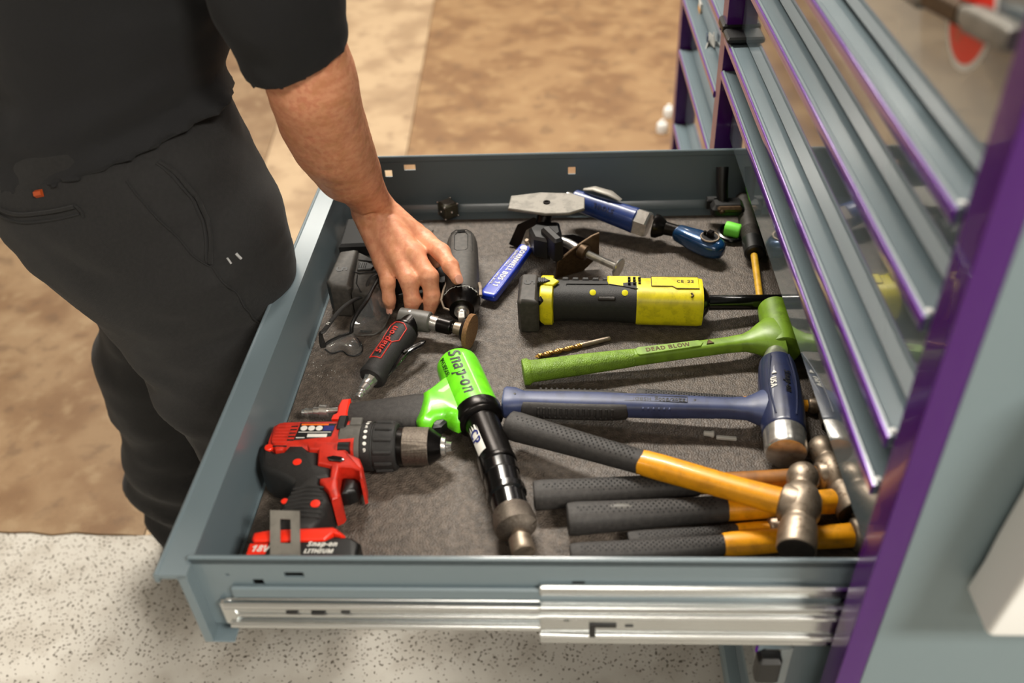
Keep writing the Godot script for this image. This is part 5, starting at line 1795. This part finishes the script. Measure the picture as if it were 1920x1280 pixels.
func build_person() -> void:
	mat("skin", Color(1.0, 1.0, 1.0), 0.52, 0.0, {"tex": "skin", "relief": "grain", "scale": 9.0, "depth": 0.018, "spec": 0.45})
	mat("nail", Color(0.86, 0.62, 0.53), 0.32)
	mat("shirt_cloth", Color(0.036, 0.037, 0.052), 0.92, 0.0, {"tex": "cloth", "relief": "weave", "scale": 22.0, "depth": 0.02, "rim": 0.25})
	mat("trouser_cloth", Color(0.09, 0.086, 0.086), 0.9, 0.0, {"tex": "cloth", "relief": "weave", "scale": 16.0, "depth": 0.03, "rim": 0.3})
	mat("seam_thread", Color(0.09, 0.088, 0.09), 0.95)
	mat("button_brown", Color(0.60, 0.24, 0.07), 0.5)
	mat("paint_fleck", Color(0.62, 0.62, 0.62), 0.8)
	mat("boot_leather", Color(0.05, 0.045, 0.04), 0.5, 0.0, {"tex": "grime", "scale": 9.0})
	mat("hair_dark", Color(0.05, 0.035, 0.025), 0.7)
	var o := thing("person", "person in black shirt and dark trousers reaching one hand into the drawer", "person", Transform3D(Basis(), PO))
	# ---- skin: right arm and hand on a fine grid, the rest on a coarse one, in one mesh
	var arm := bone_list([
		[48, 1300, -432, 54, 1070, -474, 52, 47], [54, 1075, -474, 51, 1030, -494, 47, 46],
		[50, 1040, -492, 48, 965, -530, 47, 46], [54, 985, -518, 56, 905, -566, 41, 35], [34, 1000, -512, 44, 900, -568, 36, 32],
		[56, 930, -552, 72, 830, -607, 34, 24.5], [44, 930, -558, 57, 832, -617, 32, 21.5]])
	var hand := bone_list([
		[78, 816, -622, 142, 776, -590, 19, 14], [70, 815, -616, 131, 777, -552, 20, 14.5], [62, 812, -612, 107, 773, -549, 19, 14], [55, 808, -610, 85, 764, -551, 17, 12.5],
		[142, 776, -590, 171, 780, -552, 14.2, 11.6], [171, 780, -552, 187, 775, -522, 11.4, 10.0], [187, 775, -522, 197, 767.5, -502, 10.0, 8.2],
		[131, 777, -551, 156, 761, -518, 14.0, 11.6], [156, 761, -518, 160, 737, -501, 11.4, 10.2], [160, 737, -501, 154, 717, -497, 10.2, 8.6],
		[107, 773, -549, 127, 757, -514, 13.6, 11.4], [127, 757, -514, 131, 734, -499, 11.2, 10.0], [131, 734, -499, 127, 714, -496, 10.0, 8.4],
		[85, 764, -551, 95, 750, -519, 11.4, 9.2], [95, 750, -519, 96, 729, -509, 9.0, 8.0], [96, 729, -509, 95, 714, -512, 8.0, 6.8],
		[92, 797, -632, 126, 768, -622, 16, 14], [126, 768, -622, 146, 752, -600, 12.5, 11], [146, 752, -600, 158, 744, -575, 11, 8.5]])
	var creases := [[V(44, 835, -600), V(68, 842, -590), 0.0026], [V(68, 842, -590), V(92, 832, -606), 0.0026], [V(46, 822, -590), V(74, 829, -578), 0.0026], [V(74, 829, -578), V(98, 818, -594), 0.0026]]
	for q in [[171, 792, -549, 0.5, 0.85], [156, 771, -511, 1.0, 0.15], [127, 767, -507, 1.0, 0.1], [95, 759, -515, 1.0, 0.1], [187, 784, -520, 0.6, 0.8], [160, 742, -492, 1.0, 0.0], [131, 739, -490, 1.0, 0.0]]:
		var c := V(q[0], q[1], q[2])
		var dx := Vector3(q[3], 0, q[4] - 0.45 if q[3] < 0.9 else -0.1).normalized() * 0.008
		creases.append([c - dx, c + dx, 0.0008])
		creases.append([c - dx + V(0, -2.5, 2.5), c + dx + V(0, -2.5, 2.5), 0.0006])
	var h := 0.0023
	var bb := bounds(arm + hand, 0.012)
	var lo: Vector3 = bb[0]
	var n := Vector3i(((bb[1] - lo) / h).ceil()) + Vector3i(2, 2, 2)
	var f1 := grid_field(arm, 0.008, lo, n, h)
	var f2 := grid_field(hand, 0.0032, lo, n, h)
	var bump := FastNoiseLite.new()
	bump.seed = 4
	bump.frequency = 40.0
	bump.fractal_octaves = 2
	for i in f1.size():
		var a := f1[i]
		var b := f2[i]
		if a == 0.0 and b == 0.0:
			f1[i] = 1.0
			continue
		var d1 := -0.008 * log(a) if a > 0.0 else 1.0
		var d2 := -0.0032 * log(b) if b > 0.0 else 1.0
		var d := minf(d1, d2)
		var t := clampf(0.5 + 0.5 * (d2 - d1) / 0.012, 0.0, 1.0)
		if t > 0.0 and t < 1.0:
			d = lerpf(d2, d1, t) - 0.012 * t * (1.0 - t)
		if d < 0.008 and d > -0.008:
			var p := lo + Vector3(i % n.x, (i / n.x) % n.y, i / (n.x * n.y)) * h
			d += bump.get_noise_3dv(p) * 0.0005
			if p.y < 0.86:
				for cr in creases:
					var ab: Vector3 = cr[1] - cr[0]
					var s := clampf((p - cr[0]).dot(ab) / ab.length_squared(), 0.0, 1.0)
					var e := p.distance_squared_to(cr[0] + ab * s)
					if e < 0.0001:
						d += cr[2] * exp(-e / 0.0000075)
		f1[i] = d
	var g := G.new()
	nets(g, f1, lo, n, h, PO)
	var rest := bone_list([
		[-195, 950, -530, -280, 950, -645, 100, 100], [-185, 1100, -535, -250, 1100, -645, 105, 105], [-140, 1230, -535, -195, 1230, -660, 102, 102], [-75, 1350, -520, -115, 1350, -680, 82, 82],
		[-60, 1360, -600, 52, 1300, -432, 60, 55], [-80, 1360, -600, -150, 1340, -770, 60, 55], [-150, 1340, -775, -235, 1080, -850, 52, 42], [-235, 1080, -850, -255, 870, -850, 42, 28],
		[-30, 1400, -600, 10, 1500, -600, 58, 54], [30, 1570, -600, 55, 1640, -600, 88, 92], [80, 1540, -600, 100, 1580, -600, 55, 55], [118, 1585, -600, 142, 1570, -600, 14, 13], [128, 1530, -608, 128, 1530, -592, 14, 14], [20, 1590, -508, 20, 1570, -508, 16, 12], [20, 1590, -692, 20, 1570, -692, 16, 12],
		[-170, 900, -510, -105, 520, -440, 90, 55], [-105, 520, -450, -190, 90, -560, 55, 38], [-280, 900, -650, -350, 500, -652, 90, 55], [-350, 500, -652, -392, 90, -658, 55, 38]])
	blob(g, rest, 0.02, 0.013)
	# left hand, hanging by the thigh
	var left := bone_list([[-255, 880, -850, -240, 790, -838, 25, 15], [-256, 880, -852, -252, 785, -846, 25, 15], [-258, 880, -854, -264, 787, -852, 23, 14], [-260, 880, -856, -276, 792, -856, 20, 13],
		[-240, 790, -838, -234, 750, -830, 11, 9], [-234, 750, -830, -232, 725, -820, 9, 7.5], [-252, 785, -846, -250, 740, -840, 11, 9], [-250, 740, -840, -249, 710, -830, 9, 7.5],
		[-264, 787, -852, -267, 745, -848, 11, 9], [-267, 745, -848, -267, 717, -838, 9, 7.5], [-276, 792, -856, -282, 758, -853, 10, 8], [-282, 758, -853, -283, 738, -846, 8, 6.5], [-245, 860, -838, -222, 815, -822, 16, 12], [-222, 815, -822, -214, 782, -812, 11, 8]])
	blob(g, left, 0.004, 0.004)
	var body := part("body", g, mats.skin, o, 180.0)
	# fingernails
	for q in [[201, 772, -495, 0.45, 0.62, 0.64, 0.42, -0.33], [154.5, 715, -488.6, -0.12, 0.28, 0.95, -0.1, -0.95], [127, 712, -487.8, -0.1, 0.26, 0.96, -0.1, -0.95], [94.5, 712, -504.5, -0.08, 0.26, 0.96, -0.08, -0.95]]:
		g = G.new()
		var nn := Vector3(q[3], q[4], q[5]).normalized()
		var fw := Vector3(q[6], q[7], 0.85 if q[0] > 190 else 0.25).normalized()
		fw = (fw - nn * fw.dot(nn)).normalized()
		var sd := nn.cross(fw)
		var rw := 0.0056 if q[0] > 100 else 0.0045
		var rings := []
		for k in 3:
			var s: float = [1.0, 1.0, 0.86][k]
			rings.append(ring(V(q[0], q[1], q[2]) - PO + nn * [-0.0022, 0.0002, 0.0007][k], fw, sd, sq(16, rw * 1.18 * s, rw * s, 2.8)))
		loft(g, rings)
		part("fingernail", g, mats.nail, body, 50.0)
	g = G.new()
	blob(g, bone_list([[18, 1610, -600, 38, 1668, -600, 94, 92], [-20, 1580, -600, -10, 1540, -600, 70, 60]]), 0.02, 0.012, func(p: Vector3, d: float) -> float:
		return maxf(d, (p.x - 0.085) + maxf(0.0, (1.62 - p.y)) * 0.9 - 0.02))
	part("hair", g, mats.hair_dark, o, 180.0)
	# ---- trousers
	var tr := bone_list([
		[-212, 950, -532, -315, 950, -650, 130, 130], [-222, 1030, -536, -315, 1030, -648, 120, 120], [-300, 900, -508, -360, 895, -660, 100, 98],
		[-190, 915, -510, -156, 810, -488, 122, 106], [-152, 810, -490, -106, 520, -452, 106, 92], [-118, 862, -462, -120, 848, -456, 92, 86], [-256, 860, -500, -176, 640, -458, 98, 74],
		[-106, 520, -452, -165, 260, -520, 90, 80], [-165, 260, -520, -190, 85, -560, 82, 78],
		[-285, 905, -655, -300, 700, -660, 118, 104], [-296, 700, -660, -350, 480, -652, 104, 97], [-350, 480, -652, -384, 260, -657, 97, 88], [-384, 260, -657, -396, 90, -660, 94, 88]])
	var fold := FastNoiseLite.new()
	fold.seed = 12
	fold.frequency = 5.0
	fold.fractal_octaves = 3
	var crease := FastNoiseLite.new()
	crease.seed = 8
	crease.noise_type = FastNoiseLite.TYPE_SIMPLEX_SMOOTH
	crease.fractal_type = FastNoiseLite.FRACTAL_RIDGED
	crease.fractal_octaves = 2
	crease.frequency = 5.0
	var bend := func(p: Vector3, d: float) -> float:
		if absf(d) > 0.035:
			return d
		var low := 1.0 + 1.0 * smoothstep(0.42, 0.15, p.y)
		var w := fold.get_noise_3d(p.x * 0.7 + p.y * 0.5, p.y * 1.3, p.z * 0.7) * 0.010
		w += crease.get_noise_3d(p.x * 0.6 + p.y * 0.9, p.y * 1.25 - p.x * 0.55, p.z * 0.5) * 0.006
		d += w * low
		d += 0.0075 * sin(p.y * 62.0 + p.x * 18.0 + sin(p.z * 30.0) * 1.2) * smoothstep(0.36, 0.18, p.y)
		return maxf(d, 0.045 - p.y)
	g = G.new()
	blob(g, tr, 0.024, 0.0085, bend)
	var tro := part("trousers", g, mats.trouser_cloth, o, 180.0)
	var dir := Vector3(-0.05, 0.30, 0.95).normalized()
	var lay := func(a: Array, r: float, called: String, m: Material, lift: float) -> void:
		var pts := []
		for q in curve(a, 5):
			var s := onto(tr, 0.024, q, dir)
			# settle on the folded surface
			for k in 12:
				var d: float = bend.call(s, field(tr, s, 0.024))
				s -= dir * (d - lift) * 0.9
			pts.append(s - PO)
		var gg := G.new()
		tube(gg, pts, r, 6)
		part(called, gg, m, tro)
	lay.call(L([-126, 1002, -410, -103, 980, -410, -86, 943, -410, -78, 903, -410, -80, 872, -410]), 0.0030, "pocket_edge", mats.trouser_cloth, 0.0018)
	lay.call(L([-129, 1000, -410, -107, 977, -410, -91, 941, -410, -84, 903, -410, -84, 874, -410]), 0.0022, "pocket_shadow_seam", mats.seam_thread, 0.0002)
	lay.call(L([-160, 982, -410, -130, 932, -410, -103, 890, -410, -82, 868, -410]), 0.0012, "pocket_seam", mats.seam_thread, 0.0006)
	lay.call(L([-80, 868, -410, -62, 830, -410, -56, 800, -410, -54, 770, -410]), 0.0014, "side_seam", mats.seam_thread, 0.0006)
	lay.call(L([-350, 950, -420, -312, 938, -420, -262, 942, -420, -222, 950, -420]), 0.0024, "welt_pocket", mats.trouser_cloth, 0.002)
	lay.call(L([-350, 939, -420, -312, 927, -420, -262, 931, -420, -219, 940, -420]), 0.0016, "welt_pocket_seam", mats.seam_thread, 0.0004)
	lay.call(L([-222, 952, -420, -216, 944, -420, -215, 936, -420]), 0.0018, "welt_pocket_seam", mats.trouser_cloth, 0.001)
	lay.call(L([-272, 964, -420, -262, 966, -420]), 0.0045, "brown_button", mats.button_brown, 0.0006)
	lay.call(L([-54, 880, -410, -50, 872, -410]), 0.0018, "paint_fleck", mats.paint_fleck, 0.0006)
	lay.call(L([-63, 876, -410, -60, 868, -410]), 0.0013, "paint_fleck", mats.paint_fleck, 0.0006)
	# ---- shirt
	var sh := bone_list([
		[-215, 1000, -532, -310, 1000, -648, 138, 138], [-205, 1090, -530, -285, 1090, -655, 130, 130], [-190, 1160, -532, -262, 1160, -655, 136, 136], [-155, 1230, -535, -215, 1230, -670, 134, 134], [-70, 1345, -520, -120, 1345, -690, 110, 110],
		[-50, 1350, -560, 44, 1325, -440, 86, 76], [34, 1310, -438, 44, 1180, -446, 74, 64], [44, 1180, -446, 47, 1085, -463, 64, 56],
		[-90, 1360, -620, -150, 1340, -775, 88, 76], [-150, 1340, -775, -225, 1120, -840, 76, 60],
		[-305, 985, -512, -385, 985, -650, 104, 104], [-150, 1046, -510, -66, 1020, -484, 42, 14], [-20, 1400, -600, 0, 1445, -600, 72, 66]])
	var drape := func(p: Vector3, d: float) -> float:
		if absf(d) > 0.04:
			return d
		d += fold.get_noise_3d(p.x * 0.8 - p.y * 0.6, p.y * 1.1 + p.x * 0.4, p.z * 0.8) * 0.011
		# gathers above the hem
		d += 0.006 * sin(p.y * 95.0 + p.x * -26.0 + sin(p.z * 16.0)) * smoothstep(1.12, 1.02, p.y) * smoothstep(0.02, -0.05, p.x)
		if p.y < 1.21 and Vector2(p.x - 0.046, p.z + 0.458).length() < 0.083:       # sleeve: its hem band and its open end
			var hem := (p - V(50, 1100, -462)).dot(Vector3(-0.26, 0.95, 0.16).normalized())
			d -= 0.0022 * smoothstep(0.027, 0.024, hem)
			d += 0.0016 * exp(-pow((hem - 0.026) / 0.003, 2.0))
			return maxf(d, -hem)
		if p.z < -0.79:
			return maxf(d, 1.13 - p.y)
		var edge := p.y - 0.955 - (p.x + 0.35) * 0.27
		d -= 0.0018 * smoothstep(0.026, 0.023, edge)
		return maxf(d, -edge)
	g = G.new()
	blob(g, sh, 0.013, 0.008, drape)
	part("shirt", g, mats.shirt_cloth, o, 180.0)
	# ---- boots
	for b in [[[-252, 42, -562, -120, 36, -558, 46, 40], [-120, 36, -558, -10, 30, -550, 42, 34], [-195, 60, -562, -190, 130, -555, 50, 50]], [[-452, 42, -660, -300, 36, -657, 46, 40], [-300, 36, -657, -190, 30, -650, 42, 34], [-398, 60, -660, -394, 130, -660, 50, 50]]]:
		g = G.new()
		blob(g, bone_list(b), 0.012, 0.009, func(p: Vector3, d: float) -> float:
			return maxf(d - (0.006 if p.y < 0.025 else 0.0), 0.0005 - p.y))
		part("boot", g, mats.boot_leather, o, 180.0)

func build_background() -> void:
	# a white bin hung on the chest's side
	var o := thing("parts_bin", "smooth white plastic bin hung on the grey side of the chest", "bin", Transform3D(Basis(), Vector3(0.78, 0.838, 0.052)))
	var g := G.new()
	var rings := []
	for q in [[0.0, 0.006, -0.004], [0.004, 0.003, 0.0], [0.04, 0.007, 0.0], [0.07, 0.009, 0.002], [0.13, 0.014, 0.003], [0.2, 0.020, 0.0], [0.25, 0.03, 0.0]]:
		var l: float = -0.112 + q[1]
		rings.append(ring(Vector3((l + 0.14) / 2, q[0], 0.027), Vector3.RIGHT, Vector3.BACK, rr(0.14 - l, 0.046 + q[2], 0.004, 3)))
	loft(g, rings)
	part("body", g, mats.white_plastic, o, 50.0)
	g = G.new()
	rbox(g, Vector3(0.06, 0.20, 0.004), Vector3(0.05, 0.09, 0.008), 0.002)
	part("hanger", g, mats.grey_plastic, o)
	# a steel bar kept on the drawer face by its magnet
	o = thing("steel_bar", "worn steel pry bar stuck across the round red sticker on the upper drawer", "pry bar", Transform3D(Basis(), Vector3(0.608, 1.246, -0.155)))
	var ax := span(Vector3(0, 0, -0.02), Vector3(-0.001, 0.0255, 0.155), Vector3(-1, 0, 0))
	g = G.new()
	xloft(g, [[-0.02, sq(14, 0.004, 0.006)], [-0.015, sq(14, 0.007, 0.009)], [0.02, sq(14, 0.007, 0.010)], [0.026, sq(14, 0.005, 0.006)], [0.05, sq(14, 0.0048, 0.0055)], [0.10, sq(14, 0.0055, 0.0062)], [0.11, sq(14, 0.0075, 0.0085)], [0.165, sq(14, 0.0072, 0.0085)], [0.172, sq(14, 0.005, 0.006)]], ax)
	part("shank", g, mats.grey_steel, o, 50.0)
	g = G.new()
	xloft(g, [[0.03, sq(14, 0.0066, 0.0072)], [0.095, sq(14, 0.0066, 0.0072)]], ax)
	part("worn_sleeve", g, mats.bronze_edge, o)
	# stickers on drawer faces
	for k in [[1.256, -0.097, 0.0385], [1.262, -0.262, 0.045]]:
		o = thing("round_sticker", "round red sticker with white rim on the upper drawer, crossed by the steel bar" if k[2] < 0.04 else "second round red sticker with white rim, farther along the upper drawer", "sticker", Transform3D(Basis(Vector3(0, 0, 1), Vector3(-1, 0, 0), Vector3(0, -1, 0)), Vector3(0.618, k[0], k[1])))
		g = G.new()
		disc(g, 0, 0, 0.0, k[2] * 1000.0, 0.3, 36)
		part("rim", g, mats.print_white, o)
		g = G.new()
		disc(g, 0, 0, 0.15, k[2] * 1000.0 - 4.5, 0.3, 36)
		part("field", g, mats.red_bright, o)
		g = G.new()
		loft(g, [ring(V(-8, 0.2, 12), V(1, 0, 0.3), V(-0.3, 0, 1), circ(20, 7, 13)), ring(V(-8, 0.6, 12), V(1, 0, 0.3), V(-0.3, 0, 1), circ(20, 7, 13))])
		part("figure", g, mats.sticker_pink, o)
	o = thing("paper_tag", "narrow white paper tag with a yellow block on the far drawer bank", "tag", Transform3D(Basis(), Vector3(0.617, 0.842, -1.29)))
	g = G.new()
	rbox(g, Vector3.ZERO, Vector3(0.002, 0.07, 0.03), 0.0005)
	part("paper", g, mats.print_white, o)
	g = G.new()
	rbox(g, Vector3(-0.0008, 0.012, 0), Vector3(0.0015, 0.026, 0.029), 0.0003)
	part("yellow_block", g, mats.amber_shaft, o)
	o = thing("crumpled_wrapper", "crumpled white wrapper with a teal corner stuck by the dividing post", "wrapper", Transform3D(Basis(), Vector3(0.614, 0.845, -1.10)))
	g = G.new()
	var rng := RandomNumberGenerator.new()
	rng.seed = 3
	for k in 5:
		slab3(g, [Vector3(0, 0.03 - k * 0.014, -0.03), Vector3(-0.006, 0.034 - k * 0.014, 0.0), Vector3(rng.randf_range(-0.008, 0), 0.02 - k * 0.014, 0.018), Vector3(-0.002, 0.016 - k * 0.014, -0.02)], Vector3(-0.9, 0.3, rng.randf_range(-0.4, 0.4)), 0.0016)
	part("paper", g, mats.nylon_white, o)
	g = G.new()
	rbox(g, Vector3(-0.006, 0.026, -0.012), Vector3(0.003, 0.012, 0.016), 0.001)
	part("teal_corner", g, mats.teal_metal, o)
	# white caps on the floor beyond the chest
	for k in [["upper of two white plastic caps on the floor beyond the chest", 0.742, -2.68, 0.4], ["lower of two white plastic caps on the floor beyond the chest", 0.706, -2.55, -0.3]]:
		o = thing("plastic_cap", k[0], "cap", Transform3D(Basis(Vector3.UP, k[3]), Vector3(k[1], 0, k[2])), "white caps on the floor")
		g = G.new()
		loft(g, [ring(Vector3(0, 0, 0), Vector3.RIGHT, Vector3.BACK, circ(20, 0.020, 0.019)), ring(Vector3(0, 0.02, 0), Vector3.RIGHT, Vector3.BACK, circ(20, 0.021, 0.020)), ring(Vector3(0, 0.033, 0), Vector3.RIGHT, Vector3.BACK, circ(20, 0.018, 0.017)), ring(Vector3(0, 0.038, 0), Vector3.RIGHT, Vector3.BACK, circ(20, 0.011, 0.010))])
		part("shell", g, mats.white_plastic, o, 50.0)
		g = G.new()
		loft(g, [ring(Vector3(0, 0.037, 0), Vector3.RIGHT, Vector3.BACK, circ(12, 0.008)), ring(Vector3(0, 0.046, 0), Vector3.RIGHT, Vector3.BACK, circ(12, 0.0075))])
		part("spout", g, mats.white_plastic, o)
